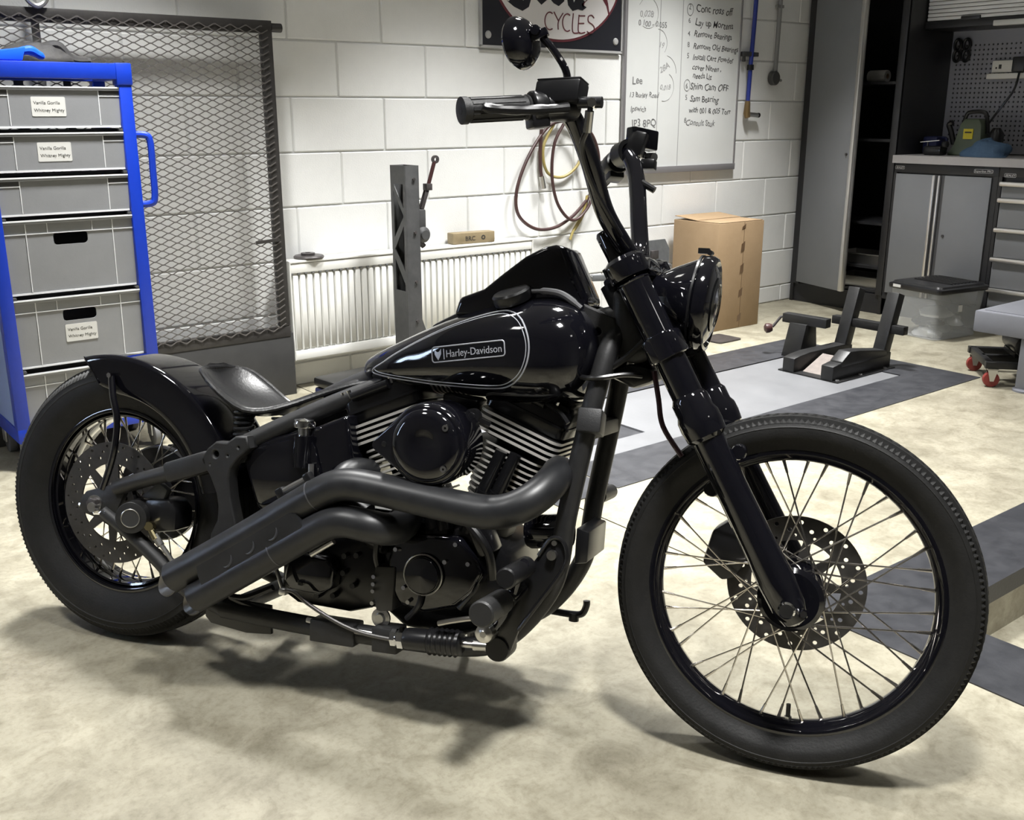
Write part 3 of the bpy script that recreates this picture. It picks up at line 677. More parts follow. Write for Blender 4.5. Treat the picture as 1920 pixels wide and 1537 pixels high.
# ---------------------------------------------------------------- wheel chock stand on the lift deck
CHK = mat('black_chock_paint', (.006, .006, .0065), .45, var=(30, (.011, .011, .011)), bump=(150, .1))
ch = thing('wheel_chock', 'black steel motorcycle wheel chock with crank handle standing on the lift deck', 'chock', (1.6, -1.3, .0005))
def cz(x, y, z): return (x - 1.6, y + 1.3, z)
for y in (-1.425, -1.215):
    m = MB(); m.prism([(1.40, .0), (1.86, .0), (1.86, .075), (1.80, .085), (1.52, .085), (1.45, .078), (1.40, .07)], lambda u, v, w: cz(u, y + w, v), -.032, .032); ob('side_rail', m, CHK, ch, bev=.004)
m = MB(); m.prism([(1.46, .085), (1.52, .125), (1.60, .12), (1.82, .09), (1.82, .06), (1.46, .06)], lambda u, v, w: cz(u, w, v), -1.46, -1.395); ob('wheel_guide', m, CHK, ch, bev=.005)
for y in (-1.425, -1.215): ob('upright', MB().bar(cz(1.81, y, .03), cz(1.905, y, .345), .062, .055, (1, 0, 0)), CHK, ch, bev=.004)
ob('cross_bar', MB().bar(cz(1.86, -1.52, .185), cz(1.86, -1.13, .185), .04, .04), CHK, ch, bev=.003)
ob('screw_housing', MB().bar(cz(1.73, -1.19, .185), cz(1.70, -.955, .188), .05, .045), CHK, ch, bev=.004)
m = MB(); m.loft([[cz(1.65, -1.09, 0), cz(1.80, -1.09, 0), cz(1.80, -.985, 0), cz(1.65, -.985, 0)], [cz(1.68, -1.10, .17), cz(1.76, -1.10, .17), cz(1.76, -1.0, .17), cz(1.68, -1.0, .17)]]); ob('support_post', m, CHK, ch, bev=.004)
ob('ramp_plate', MB().prism([(1.44, .0), (1.60, .0), (1.60, .07)], lambda u, v, w: cz(u, w, v), -1.385, -1.26), mat('rusty_plate', (.12, .10, .09), .6, var=(30, (.2, .17, .15))), ch)
ob('crank_arm', MB().tube([cz(1.70, -.955, .188), cz(1.695, -.935, .185), cz(1.66, -.915, .135)], .007, 8), DKST, ch); ob('crank_knob', MB().lathe([(0, -.02), (.018, -.018), (.024, -.005), (.024, .012), (.012, .02), (0, .02)], cz(1.64, -.905, .13), (-.6, .5, -.1), 18), mat('dark_red_knob', (.05, .02, .02), .4), ch)
for x in (1.42, 1.6, 1.8): ob('anchor_bolt', MB().cyl(cz(x, -1.468, 0), cz(x, -1.468, .012), .009, n=6), STEEL, ch)
ob('base_flange', MB().bx(*[a for a in (1.40 - 1.6, 1.86 - 1.6, -1.485 + 1.3, -1.16 + 1.3, 0, .006)]), CHK, ch)

# ---------------------------------------------------------------- cabinets along the right wall
CABK = mat('black_cabinet_steel', (.016, .016, .018), .4, var=(20, (.02, .02, .022))); CABG = mat('grey_cabinet_front', (.165, .17, .18), .42, var=(3, (.185, .19, .20)), bump=(300, .05)); ALH = mat('brushed_aluminium_handle', (.72, .70, .68), .3, .9)
XF = 3.0
lk = thing('tall_locker', 'tall black steel locker with grey door ajar in the far corner', 'cabinet', (XF, -.68, 0)); lw = .635; lh = 2.05
def L(a, b, c, d_, e, f): return MB().bx(a - XF, b - XF, c + .68, d_ + .68, e, f)
xb = 3.49
ob('side_panel', L(XF, xb, -.677, -.657, 0, lh), CABK, lk, bev=.002); ob('side_panel', L(XF - .004, xb, -.045, -.022, 0, lh), CABK, lk, bev=.002)
ob('back_panel', L(xb - .01, xb, -.657, -.045, .1, lh), CABK, lk); ob('top_panel', L(XF, xb, -.677, -.022, lh, lh + .02), CABK, lk); ob('plinth', L(XF + .01, XF + .03, -.677, -.022, 0, .115), CABK, lk)
ob('front_stile', L(XF - .005, XF + .015, -.085, -.022, .115, lh), CABK, lk, bev=.002); ob('front_stile', L(XF - .005, XF + .015, -.677, -.635, .115, lh), CABK, lk, bev=.002)
for zz in (.12, .26, .52, 1.0, 1.32): ob('shelf', L(XF + .03, xb - .01, -.655, -.046, zz, zz + .015), CABK, lk)
dr = MB(); ang = radians(16); dl = .435
def dpt(s_, t_, z): # along door from the hinge, thickness, height
    return (-.006 - sin(ang) * s_ - cos(ang) * t_, .68 - .085 - cos(ang) * s_ + sin(ang) * t_, z)
def dbox(s0, s1, t0, t1, z0, z1):
    V = [dpt(s_, t_, z) for z in (z0, z1) for t_ in (t0, t1) for s_ in (s0, s1)]
    return MB().add(V, [(0, 2, 3, 1), (4, 5, 7, 6), (0, 1, 5, 4), (2, 6, 7, 3), (0, 4, 6, 2), (1, 3, 7, 5)])
do = ob('door', dbox(0, dl - .03, 0, .02, .13, lh - .03), CABG, lk, bev=.002)
ob('door_handle', dbox(dl - .03, dl, -.004, .03, .13, lh - .03), ALH, do, bev=.005); ob('lock', MB().cyl(dpt(dl - .06, .02, .93), dpt(dl - .06, .028, .93), .008, n=10), DKST, do)
rl = thing('paper_roll', 'white paper roll on a shelf inside the dark locker', 'roll', (3.25, -.36, 1.3355)); ob('roll', MB().lathe([(.015, -.06), (.034, -.06), (.036, -.055), (.036, .055), (.034, .06), (.015, .06)], (0, 0, .0365), (0, 1, 0), 24), mat('white_tissue', (.72, .70, .66), .8), rl); ob('core', MB().lathe([(.013, -.06), (.015, -.06), (.015, .06), (.013, .06)], (0, 0, .0365), (0, 1, 0), 20, closed=True), CARD, rl)
for i, (zz, lab) in enumerate(((.276, 'steel tray on the upper low shelf of the dark locker'), (.136, 'steel tray on the bottom shelf of the dark locker'))):
    tt = thing('steel_tray', lab, 'tray', (3.18, -.44, zz), 0, 'trays in the locker')
    m = MB(); m.bx(-.11, .11, -.15, .15, 0, .003); m.bx(-.11, -.107, -.15, .15, .003, .06); m.bx(.107, .11, -.15, .15, .003, .06); m.bx(-.107, .107, -.15, -.147, .003, .06); m.bx(-.107, .107, .147, .15, .003, .06); ob('tray_body', m, STEEL, tt); ob('tray_lip', MB().tube([(-.112, -.152, .06), (.112, -.152, .06), (.112, .152, .06), (-.112, .152, .06)], .004, 6, closed=True), STEEL, tt)

def cab(name, label, y1, y0):
    t = thing(name, label, 'cabinet', (XF, y1, 0)); w = y1 - y0
    B_ = lambda a, b, c, d_, e, f: MB().bx(a, b, -c, -d_, e, f)
    ob('carcass', B_(.02, .48, .0, w, .10, .885), CABK, t); ob('plinth', B_(.05, .47, .01, w - .01, 0, .10), CABK, t)
    ob('frame_top', B_(-.002, .03, 0, w, .835, .885), CABK, t, bev=.002); ob('frame_bottom', B_(-.002, .03, 0, w, .10, .135), CABK, t, bev=.002); ob('frame_stile', B_(-.002, .03, 0, .018, .135, .835), CABK, t); ob('frame_stile', B_(-.002, .03, w - .03, w, .135, .835), CABK, t)
    return t, w, B_
BADGE = mat('badge_silver', (.75, .75, .75), .4, .3)
def badge(par, y, z, t_, wd, h):
    b_ = ob('badge', plate([rrect(y - wd / 2, y + wd / 2, z - h / 2, z + h / 2, h * .25, 3), rrect(y - wd / 2 + .0012, y + wd / 2 - .0012, z - h / 2 + .0012, z + h / 2 - .0012, h * .2, 3)], .001, lambda u, v, w: (-.0035 + w, -u, v)), BADGE, par)
    ob('badge_lettering', text(t_, h * .82, lambda u, v, w: (-.0032 - w, -(y + u), z - h * .28 + v), .0004, align='CENTER', shear=.2), BADGE, b_)
c1, w1, B_ = cab('base_cabinet', 'black base cabinet with two grey doors and upright silver handles', -.68, -1.295)
d0 = ob('door', B_(-.012, .0, .02, .262, .14, .828), CABG, c1, bev=.002); d1 = ob('door', B_(-.012, .0, .318, w1 - .032, .14, .828), CABG, c1, bev=.002)
DGR = mat('dark_grey_channel', (.06, .06, .063), .4)
ob('door_channel', B_(-.008, .0, .262, .291, .14, .828), DGR, d0); ob('door_channel', B_(-.008, .0, .293, .318, .14, .828), DGR, d1)
ob('door_handle', B_(-.028, -.008, .252, .268, .14, .828), ALH, d0, bev=.004); ob('door_handle', B_(-.028, -.008, .286, .298, .14, .828), ALH, d1, bev=.004)
ob('lock', MB().cyl((-.012, -.345, .5), (-.018, -.345, .5), .007, n=10), DKST, d1)
badge(c1, .035, .862, 'SEALEY', .058, .018); badge(c1, w1 - .085, .860, 'Superline PRO', .105, .021)
c2, w2, B2 = cab('drawer_cabinet', 'black drawer cabinet with stacked grey drawers and bright bar handles', -1.297, -1.96)
for (z1, z0) in ((.805, .728), (.72, .572), (.564, .415), (.407, .25), (.242, .14)):
    dd = ob('drawer', B2(-.014, .0, .028, w2 - .02, z0, z1), CABG, c2, bev=.002); ob('drawer_handle', MB().bar((-.03, -.022, z1 - .004), (-.03, -(w2 - .02), z1 - .004), .022, .024), ALH, dd, bev=.007)
badge(c2, .06, .845, 'SEALEY', .062, .02)
wt = ob('worktop', MB().bx(XF - .03, 3.50, -1.96, -.679, .887, .930), mat('pale_grey_worktop', (.30, .285, .285), .4, var=(8, (.33, .315, .31)))); tag(wt, 'pale grey worktop edge running over the black base cabinets', 'worktop')
# pegboard with real holes in view
PEG = mat('grey_pegboard', (.30, .30, .33), .55)
hl = []
for i in range(22):
    for j in range(22): hl.append(circ2(.055 + i * .0262, .05 + j * .0262, .0058, 6))
pg = ob('pegboard', plate([[(0, 0), (1.2, 0), (1.2, .73), (0, .73)]] + hl, .006, lambda u, v, w: (3.485 + w, -.66 - u, .935 + v)), PEG); tag(pg, 'grey perforated pegboard above the worktop', 'pegboard')
ob('backing', MB().bx(3.492, 3.515, -1.85, -.66, .935, 1.66), CABK, pg)
wc = thing('wall_cabinet', 'black wall cabinet with pale ribbed shutter over the pegboard', 'cabinet', (3.17, -.68, 1.615))
ob('carcass', MB().bx(.02, .33, -1.2, 0, 0, .55), CABK, wc); ob('bottom_rail', MB().bx(-.005, .03, -1.2, 0, 0, .04), CABK, wc, bev=.003)
SHUT = mat('pale_shutter', (.68, .68, .68), .45); sl = None
for i in range(14):
    if sl is None: sl = o = ob('shutter_slat', MB().bx(0, .012, -1.19, -.005, .042, .060), SHUT, wc, bev=.004)
    else: o = dup(sl, wc)
    o.location = (0, 0, i * .0205)
ob('shutter_pull', MB().bx(-.012, .0, -.32, -.21, .036, .056), CABK, wc, bev=.003); ob('light_bar', MB().bx(-.02, .02, -.75, -.40, -.006, .022), mat('pale_lamp_bar', (.55, .55, .53), .3), wc, bev=.004)
# things on the pegboard and worktop
for i, (y, lab) in enumerate(((-.72, 'black looped hook on the pegboard, nearer the dark locker'), (-.775, 'black looped hook on the pegboard, farther from the dark locker'))):
    t = thing('loop_hook', lab, 'hook', (3.478, y, 1.44), 0, 'loop hooks on the pegboard')
    for (zc, nm) in ((.10, 'upper_loop'), (.04, 'lower_loop')):
        ob(nm, MB().tube([(-.012, .019 * cos(a), zc + .031 * sin(a)) for a in [2 * pi * k / 16 for k in range(16)]], .009, 8, closed=True), SATIN, t)
    ob('stem', MB().cyl((.003, 0, .07), (-.016, 0, .07), .006, n=8), SATIN, t)
sk = thing('power_socket', 'white double power socket box mounted on the pegboard', 'socket', (3.482, -1.05, 1.345)); WPL = mat('white_socket_plastic', (.8, .78, .72), .4)
ob('face_plate', MB().bx(-.035, 0, -.10, .10, .035, .10), WPL, sk, bev=.004); ob('ledge', MB().bx(-.06, 0, -.115, .115, .0, .03), WPL, sk, bev=.005); ob('socket_hole', MB().bx(-.0365, -.034, .045, .06, .055, .078), INK, sk); ob('socket_hole', MB().bx(-.0365, -.034, .07, .078, .055, .065), INK, sk); ob('plug', MB().bx(-.07, -.035, -.10, -.03, .035, .115), SATIN, sk, bev=.006)
cbk = thing('power_cable', 'black cable dropping from the socket to the green sprayer', 'cable', (3.40, -1.12, 1.10)); ob('cord', MB().tube(cr([(.01, -.01, .28), (-.03, -.01, .18), (-.05, .06, .06), (-.08, .10, -.02), (-.10, .13, -.055)], 6), .006, 8), SATIN, cbk)
WT = .931
spx = thing('green_sprayer', 'green plastic tool case with yellow tag and black handle on the worktop', 'tool', (3.24, -1.0, WT)); GRN = mat('dull_green_plastic', (.10, .125, .085), .5)
m = MB(); m.loft([[(-.06, -.10, 0), (.06, -.10, 0), (.06, .12, 0), (-.06, .12, 0)], [(-.055, -.075, .06), (.055, -.075, .06), (.055, .085, .06), (-.055, .085, .06)], [(-.05, -.065, .17), (.05, -.065, .17), (.05, .06, .17), (-.05, .06, .17)], [(-.04, -.04, .20), (.04, -.04, .20), (.04, .04, .20), (-.04, .04, .20)]]); ob('body', m, GRN, spx, bev=.01)
ob('carry_handle', MB().tube(cr([(0, .075, .13), (0, .055, .215), (0, .03, .235), (0, -.04, .235), (0, -.065, .21), (0, -.08, .12)], 5), .011, 8), SATIN, spx); ob('yellow_tag', MB().bx(-.058, -.05, -.025, .03, .09, .145), mat('yellow_tag', (.62, .52, .02), .5), spx); ob('tag_print', MB().bx(-.0585, -.057, -.018, .022, .122, .13), INK, spx)
ob('side_tank', MB().lathe([(0, 0), (.03, 0), (.04, .02), (.04, .12), (.02, .15), (0, .15)], (.0, -.13, .0), (0, 0, 1), 18), SATIN, spx)
ob('nozzle', MB().tube(cr([(-.02, .10, .06), (-.02, .125, .13), (-.02, .14, .165), (-.02, .12, .178)], 5), .016, 8), SATIN, spx)
rg = ob('blue_rag', blob(11, .07, .13, .09, 18, 10, .3), mat('blue_cloth', (.03, .065, .12), .8, var=(25, (.05, .095, .16)), bump=(60, .6))); rg.location = (3.10, -1.16, WT); tag(rg, 'crumpled blue rag on the worktop before the green case', 'rag')
bc = thing('navy_can', 'dark navy plastic jug at the locker end of the worktop', 'jug', (3.28, -.745, WT)); ob('jug_body', MB().bx(-.05, .05, -.045, .045, 0, .10), NAVY, bc, bev=.012); ob('jug_handle', MB().tube(cr([(0, -.045, .09), (0, -.075, .085), (0, -.075, .02), (0, -.045, .015)], 5), .008, 8), NAVY, bc)
hm = thing('steel_ruler_tool', 'dark hand tool with bright steel blade lying on the worktop', 'tool', (3.14, -.83, WT)); ob('tool_body', MB().bx(-.04, .04, -.06, .05, 0, .05), SATIN, hm, bev=.012); ob('blade', MB().bar((-.02, .075, .07), (-.02, -.04, .082), .012, .004), STEEL, hm); ob('knob', MB().lathe([(0, .02), (.018, .014), (.022, 0), (.018, -.014), (0, -.02)], (-.02, -.075, .06), (0, 0, 1), 16), SATIN, hm); ob('strut', MB().bar((-.02, .03, .04), (-.02, .03, .076), .008, .008), SATIN, hm)

# ---------------------------------------------------------------- clear storage box in front of the cabinets
CLR = mat('clear_plastic', (.72, .75, .78), .15)
CLR.node_tree.nodes['Principled BSDF'].inputs['Alpha'].default_value = .2; BLID = mat('black_lid_plastic', (.012, .012, .013), .3)
sb = thing('storage_box', 'clear plastic storage box with black ribbed lid in front of the base cabinet', 'box', (2.74, -1.17, 0), radians(-9))
sl_, sw_, sh_ = .19, .165, .255
m = MB()
def rr3(k, z): return [(x, y, z) for x, y in rrect(-sl_ * k, sl_ * k, -sw_ * k, sw_ * k, .03, 3)]
m.loft([rr3(.88, 0), rr3(1, sh_)], caps=False); m.loft([rr3(.985, sh_), rr3(.865, .004)], caps=False)
n_ = len(m.v); m.add(rr3(.88, 0), [tuple(range(24))]); m.add(rr3(.865, .004), [tuple(range(24))]); m.loft([rr3(1, sh_), rr3(.985, sh_)], caps=False)
ob('tub', m, CLR, sb)
m = MB(); m.loft([rr3(1.05, sh_ - .004), rr3(1.06, sh_ + .006), rr3(1.06, sh_ + .02), rr3(.98, sh_ + .024), rr3(.96, sh_ + .034)]); ob('lid', m, BLID, sb, bev=.002)
for i in range(8): ob('lid_rib', MB().bx(-.05 + i * .028, -.042 + i * .028, -.12, .12, sh_ + .0335, sh_ + .039), BLID, sb, bev=.002)
ob('lid_sticker', MB().bx(-.203, -.2015, .08, .13, sh_ + .004, sh_ + .019), LAB, sb)
ob('tub_sticker', MB().bx(-.186, -.183, .12, .15, .13, .21), LAB, sb); ob('tub_sticker', MB().box((-.01, -.160, .165), (.03, .003, .035), (0, 0, 0)), LAB, sb)
pk = ['foil', 'silver packet'];
for i, (x, y, z, sx, sy, sz) in enumerate(((-.09, -.03, .006, .05, .09, .05), (.05, .03, .006, .08, .08, .05), (-.03, .02, .058, .08, .09, .045), (.08, -.06, .056, .05, .05, .05), (-.02, -.02, .108, .09, .08, .05))):
    b_ = ob('silver_packet', blob(20 + i, sx, sy, sz, 14, 7, .3), [mat('silver_foil_bag', (.55, .56, .57), .3, .4), mat('dark_parts_bag', (.05, .05, .055), .4)][i in (2,)], sb); b_.location = (x, y, z)

# ---------------------------------------------------------------- low grey steel table and dolly
TGR = mat('grey_blue_table_paint', (.185, .19, .215), .42, var=(5, (.205, .21, .235)), bump=(200, .05))
tb = thing('low_steel_table', 'low grey steel table with thick top at the right edge', 'table', (1.87, -1.83, 0))
ob('table_top', MB().bx(0, .9, -1.0, 0, .235, .33), TGR, tb, bev=.008); ob('top_lip', MB().bx(.03, .87, -.97, -.03, .329, .332), TGR, tb)
for (x, y) in ((.06, -.24), (.8, -.24), (.06, -.85), (.8, -.85)):
    lg = ob('leg', MB().bx(x - .035, x + .035, y - .035, y + .035, .012, .236), TGR, tb, bev=.006); ob('foot', MB().lathe([(0, 0), (.055, 0), (.055, .008), (.04, .014), (0, .014)], (x, y, 0), (0, 0, 1), 20), TGR, lg)
dy = thing('red_caster_dolly', 'small black dolly on red casters under the low grey table', 'dolly', (2.09, -1.94, 0), radians(41))
RED = mat('red_caster', (.22, .03, .025), .4)
for a, b_ in (((-.15, .15, 0), (.16, .15, 0)), ((-.15, -.13, 0), (.16, -.13, 0)), ((-.15, .17, 0), (-.15, -.15, 0)), ((.16, .17, 0), (.16, -.15, 0)), ((0, .15, 0), (0, -.13, 0))):
    ob('frame_bar', MB().bar((a[0], a[1], .098), (b_[0], b_[1], .098), .03, .03), CHK, dy, bev=.002)
for (x, y) in ((-.15, .14), (-.15, -.12), (.15, .14), (.15, -.12)):
    w_o = ob('wheel', MB().cyl((x - .014, y, .034), (x + .014, y, .034), .034, n=20), RED, dy, bev=.004); ob('fork', MB().prism([(y - .022, .084), (y + .022, .084), (y + .008, .028), (y - .008, .028)], lambda u, v, w: (x + w, u, v), -.021, -.017).prism([(y - .022, .084), (y + .022, .084), (y + .008, .028), (y - .008, .028)], lambda u, v, w: (x + w, u, v), .017, .021).bx(x - .021, x + .021, y - .022, y + .022, .078, .084), STEEL, w_o)
eng = thing('jack_unit', 'black round hydraulic unit sitting on the red caster dolly', 'machine', (2.12, -1.93, .1135), radians(41)); ob('drum', MB().cyl((-.11, 0, .055), (.11, 0, .055), .05, n=24), SATIN, eng, bev=.006); ob('saddle', MB().bx(-.09, .09, -.04, .04, 0, .02), SATIN, eng); ob('pipe_bow', MB().tube(cr([(-.11, .0, .055), (-.15, -.01, .06), (-.15, -.06, .05), (-.09, -.07, .04)], 5), .011, 8), SATIN, eng); ob('fitting', MB().cyl((-.05, -.055, .06), (.0, -.06, .06), .014, n=10), CHROME, eng)
# ---------------------------------------------------------------- motorcycle (local axes: x forward, y left, z up; leaning on its stand)
bike = thing('motorcycle', 'glossy black bobber motorcycle with spoked wheels, tall handlebar and solo seat leaning on its stand', 'motorcycle')
bm_ = Matrix(((.5231, .8346, .1729, -1.8475), (-.8523, .5122, .1061, -1.7972), (0, -.2028, .9792, 0.0015), (0, 0, 0, 1)))
bike.matrix_world = bm_
RC, FC = Vector((0, 0, .315)), Vector((1.478, 0, .327))
def bp(name, mb, m, par=None, **k): return ob(name, mb, m, par or bike, **k)
def herm(tab):
    """smooth interpolation through (x, a, b, ...) rows"""
    xs = [r[0] for r in tab]; n = len(tab); c = len(tab[0]) - 1
    def slope(i, j):
        if i == 0: return (tab[1][j] - tab[0][j]) / (xs[1] - xs[0])
        if i == n - 1: return (tab[-1][j] - tab[-2][j]) / (xs[-1] - xs[-2])
        return (tab[i + 1][j] - tab[i - 1][j]) / (xs[i + 1] - xs[i - 1])
    def f(x):
        x = min(max(x, xs[0]), xs[-1]); i = 0
        while i < n - 2 and x > xs[i + 1]: i += 1
        h = xs[i + 1] - xs[i]; t = (x - xs[i]) / h; o_ = []
        for j in range(1, c + 1):
            a, b = tab[i][j], tab[i + 1][j]; m0, m1 = slope(i, j) * h, slope(i + 1, j) * h
            o_.append((2 * t ** 3 - 3 * t * t + 1) * a + (t ** 3 - 2 * t * t + t) * m0 + (-2 * t ** 3 + 3 * t * t) * b + (t ** 3 - t * t) * m1)
        return o_
    return f
# ---- wheels
def tyre(name, c, R, w, rim):
    h = R - rim; H = w / 2
    half = [(rim - .006, .62), (rim + .006, .74), (rim + .25 * h, .92), (rim + .45 * h, 1.0), (rim + .60 * h, .98), (rim + .62 * h, 1.0), (rim + .65 * h, .965), (rim + .74 * h, .93), (rim + .745 * h, .94), (rim + .86 * h, .82), (R - .0075, .66), (R - .0105, .64), (R - .0035, .60), (R - .002, .40), (R - .006, .385), (R - .006, .345), (R - .001, .33), (R, .13), (R - .0045, .115), (R - .0045, .085), (R, .07)]
    prof = [(r, -k * H) for r, k in half] + [(r, k * H) for r, k in reversed(half)]
    n = 2 * int(2 * pi * R / .0112); K = len(prof); hl = len(half)
    def off(i, j):
        jj = j if j < hl else K - 1 - j
        if jj in (9, 10, 11): return -.0058 if i % 2 else 0
        if jj in (16, 17): return -.0012 if (i + (j % 2)) % 3 == 0 else 0
        return 0
    t = bp(name, MB().lathe(prof, c, (0, 1, 0), n, off=off), RUBBER, smooth=.5)
    return t
def rimring(c, r, w, name):
    H = w / 2
    half = [(r - .020, 0.0), (r - .019, .35), (r - .014, .55), (r - .008, .72), (r - .006, .86), (r + .001, .93), (r + .002, 1.0), (r - .002, 1.03), (r - .006, 1.0)]
    out = [(a, -k * H) for a, k in reversed(half)] + [(a, k * H) for a, k in half[1:]]
    back = [(r - .004, .9 * H), (r - .010, .5 * H), (r - .010, -.5 * H), (r - .004, -.9 * H)]
    return bp(name, MB().lathe(out + back, c, (0, 1, 0), 96, closed=True), GLOSS, smooth=.7)
def spokes(rim_o, c, r_rim, r_hub, yl, yr, n, twist):
    kinds = {}
    for i in range(n):
        side = -1 if i % 2 else 1; dr_ = 1 if (i // 2) % 2 else -1; key = (side, dr_)
        if key not in kinds:
            y = yr if side < 0 else yl; a = radians(twist) * dr_
            p0 = Vector((r_hub * sin(a), y, r_hub * cos(a))); p1 = Vector((0, -.006 * side * -1, r_rim)); d_ = (p1 - p0).normalized(); L_ = (p1 - p0).length
            m = MB(); m.tube([p0, p0 + d_ * (L_ - .022)], .00165, 6); m.tube([p0 + d_ * (L_ - .024), p0 + d_ * (L_ - .004), p1], [.0024, .0032, .0036], 6)
            o = ob('spoke', m, SPOKE, rim_o); kinds[key] = o
        else: o = dup(kinds[key], rim_o)
        o.location = c; o.rotation_euler = (0, 2 * pi * i / n + (.02 if side > 0 else 0), 0)
tyre('front_tyre', FC, .327, .092, .2675)
fr_ = rimring(FC, .2605, .058, 'front_rim'); spokes(fr_, FC, .2415, .050, .040, -.047, 40, 74)
tyre('rear_tyre', RC, .315, .132, .2145)
rr_ = rimring(RC, .2085, .088, 'rear_rim'); spokes(rr_, RC, .190, .045, .045, -.04, 40, 62)
bp('rim_step', MB().lathe([(.196, -.036), (.1915, -.034), (.1915, .034), (.196, .036)], RC, (0, 1, 0), 80), GLOSS, rr_)
vs = ob('valve_stem', MB().cyl(FC + Vector((.012, 0, -.245)), FC + Vector((.011, 0, -.213)), .0042, n=10), SATIN, fr_); ob('valve_nut', MB().cyl(FC + Vector((.012, 0, -.243)), FC + Vector((.0118, 0, -.236)), .007, n=6), STEEL, vs)
# hubs
bp('front_hub', MB().lathe([(0, -.075), (.050, -.075), (.058, -.068), (.060, -.05), (.056, -.046), (.030, -.04), (.026, 0), (.03, .035), (.05, .040), (.05, .052), (0, .055)], FC, (0, 1, 0), 40), GLOSS)
bp('rear_hub', MB().lathe([(0, -.062), (.045, -.062), (.052, -.05), (.05, -.044), (.03, -.036), (.03, .04), (.055, .046), (.055, .07), (0, .075)], RC, (0, 1, 0), 40), SATIN)
# brake discs with real holes and windows
def disc(name, c, y, R, rin, nh, rows, nw, m_):
    loops = [circ2(0, 0, R, 80)]
    for i in range(nh):
        for (k, rr, hr) in rows:
            a = 2 * pi * (i + k) / nh; loops.append(circ2(rr * cos(a), rr * sin(a), hr, 10))
    for i in range(nw):
        a0, a1 = 2 * pi * (i + .12) / nw, 2 * pi * (i + .88) / nw; ro, ri = R * .645, R * .40
        lp = [(ro * cos(a0 + (a1 - a0) * k / 6), ro * sin(a0 + (a1 - a0) * k / 6)) for k in range(7)]
        am = (a0 + a1) / 2; lp += [(ri * cos(am + (a1 - a0) * .28), ri * sin(am + (a1 - a0) * .28)), (ri * cos(am - (a1 - a0) * .28), ri * sin(am - (a1 - a0) * .28))]
        loops.append(lp)
    loops.append(circ2(0, 0, rin, 32))
    d_ = bp(name, plate(loops, .004, lambda u, v, w: (c.x + u, y + w, c.z + v)), m_)
    for i in range(5):
        a = 2 * pi * (i + .3) / 5; s_ = 1 if y > 0 else -1
        ob('disc_bolt', MB().cyl((c.x + R * .3 * cos(a), y, c.z + R * .3 * sin(a)), (c.x + R * .3 * cos(a), y + s_ * .008, c.z + R * .3 * sin(a)), .0055, n=6), CHROME, d_)
    return d_
disc('front_brake_disc', FC, .062, .1285, .028, 16, ((0, .117, .0042), (.5, .103, .0042), (.25, .092, .003)), 9, ROTOR)
disc('rear_brake_disc', RC, -.068, .137, .03, 18, ((0, .128, .0034), (.33, .117, .0034), (.66, .105, .0034)), 8, ROTOR)
# front caliper and bracket on the far leg
cp = MB().prism([(-.175, .02), (-.16, .085), (-.115, .12), (-.08, .12), (-.085, .05), (-.11, .0), (-.135, -.01)], lambda u, v, w: (FC.x + u, w, FC.z + v), .035, .092); bp('front_caliper', cp, SATIN, bev=.006)
# axles
bp('front_axle', MB().cyl(FC + Vector((0, -.145, 0)), FC + Vector((0, .145, 0)), .0115, n=18), STEEL)
bp('front_axle_nut', MB().lathe([(0, .012), (.012, .012), (.015, .008), (.015, 0)], FC + Vector((0, -.142, 0)), (0, -1, 0), 24), CHROME)
bp('rear_axle', MB().cyl(RC + Vector((0, -.14, 0)), RC + Vector((0, .14, 0)), .011, n=18), STEEL)
an = bp('rear_axle_nut', MB().cyl(RC + Vector((-.004, -.125, .006)), RC + Vector((-.004, -.137, .006)), .0145, n=6), DKST, bev=.002); ob('washer', MB().cyl(RC + Vector((-.004, -.119, .006)), RC + Vector((-.004, -.126, .006)), .019, n=24), STEEL, an)
# ---- fork
ax_ = Vector((-.507, 0, .862)).normalized()
for s_ in (-1, 1):
    base = FC + Vector((0, s_ * .112, 0)); P_ = lambda t: base + ax_ * t
    m = MB(); m.tube([P_(-.035), P_(-.03), P_(0), P_(.05), P_(.10), P_(.20), P_(.335)], [.012, .022, .031, .033, .030, .0285, .0285], 24)
    fl_ = bp('fork_slider', m, GLOSS)
    ob('slider_boss', MB().lathe([(0, -.022), (.024, -.022), (.027, -.018), (.027, .012)], base, (0, 1, 0), 24), GLOSS, fl_)
    ob('slider_ridge', MB().tube([P_(.06) + Vector((0, s_ * .0, 0)) + ax_.cross(Vector((0, 1, 0))) * .026, P_(.33) + ax_.cross(Vector((0, 1, 0))) * .024], .006, 8), GLOSS, fl_)
    for (t_, sg_) in ((.235, 1), (.275, -1)):
        q = P_(t_) + ax_.cross(Vector((0, 1, 0))) * (.036 * sg_) + Vector((0, -s_ * .02, 0)); ob('mount_lug', MB().lathe([(0, -.014), (.012, -.014), (.014, -.01), (.014, .01), (.012, .014), (0, .014)], q, (0, 1, 0), 14), GLOSS, fl_)
    bp('dust_boot', MB().tube([P_(.318), P_(.325), P_(.345), P_(.362), P_(.372), P_(.395), P_(.405)], [.029, .037, .039, .0385, .034, .034, .028], 24), GLOSS)
    bp('fork_tube', MB().tube([P_(.39), P_(.50)], .0285, 24), GLOSS)
    bp('fork_cover', MB().tube([P_(.475), P_(.477), P_(.52), P_(.522), P_(.625), P_(.627), P_(.632)], [.031, .034, .034, .0295, .0295, .031, .029], 24), GLOSS)
bp('pinch_bolt', MB().cyl(FC + Vector((.028, -.13, -.004)), FC + Vector((.028, -.143, -.004)), .0065, n=6), CHROME)
def F_(t, y=0., off=0.): return FC + ax_ * t + Vector((0, y, 0)) + ax_.cross(Vector((0, 1, 0))) * off
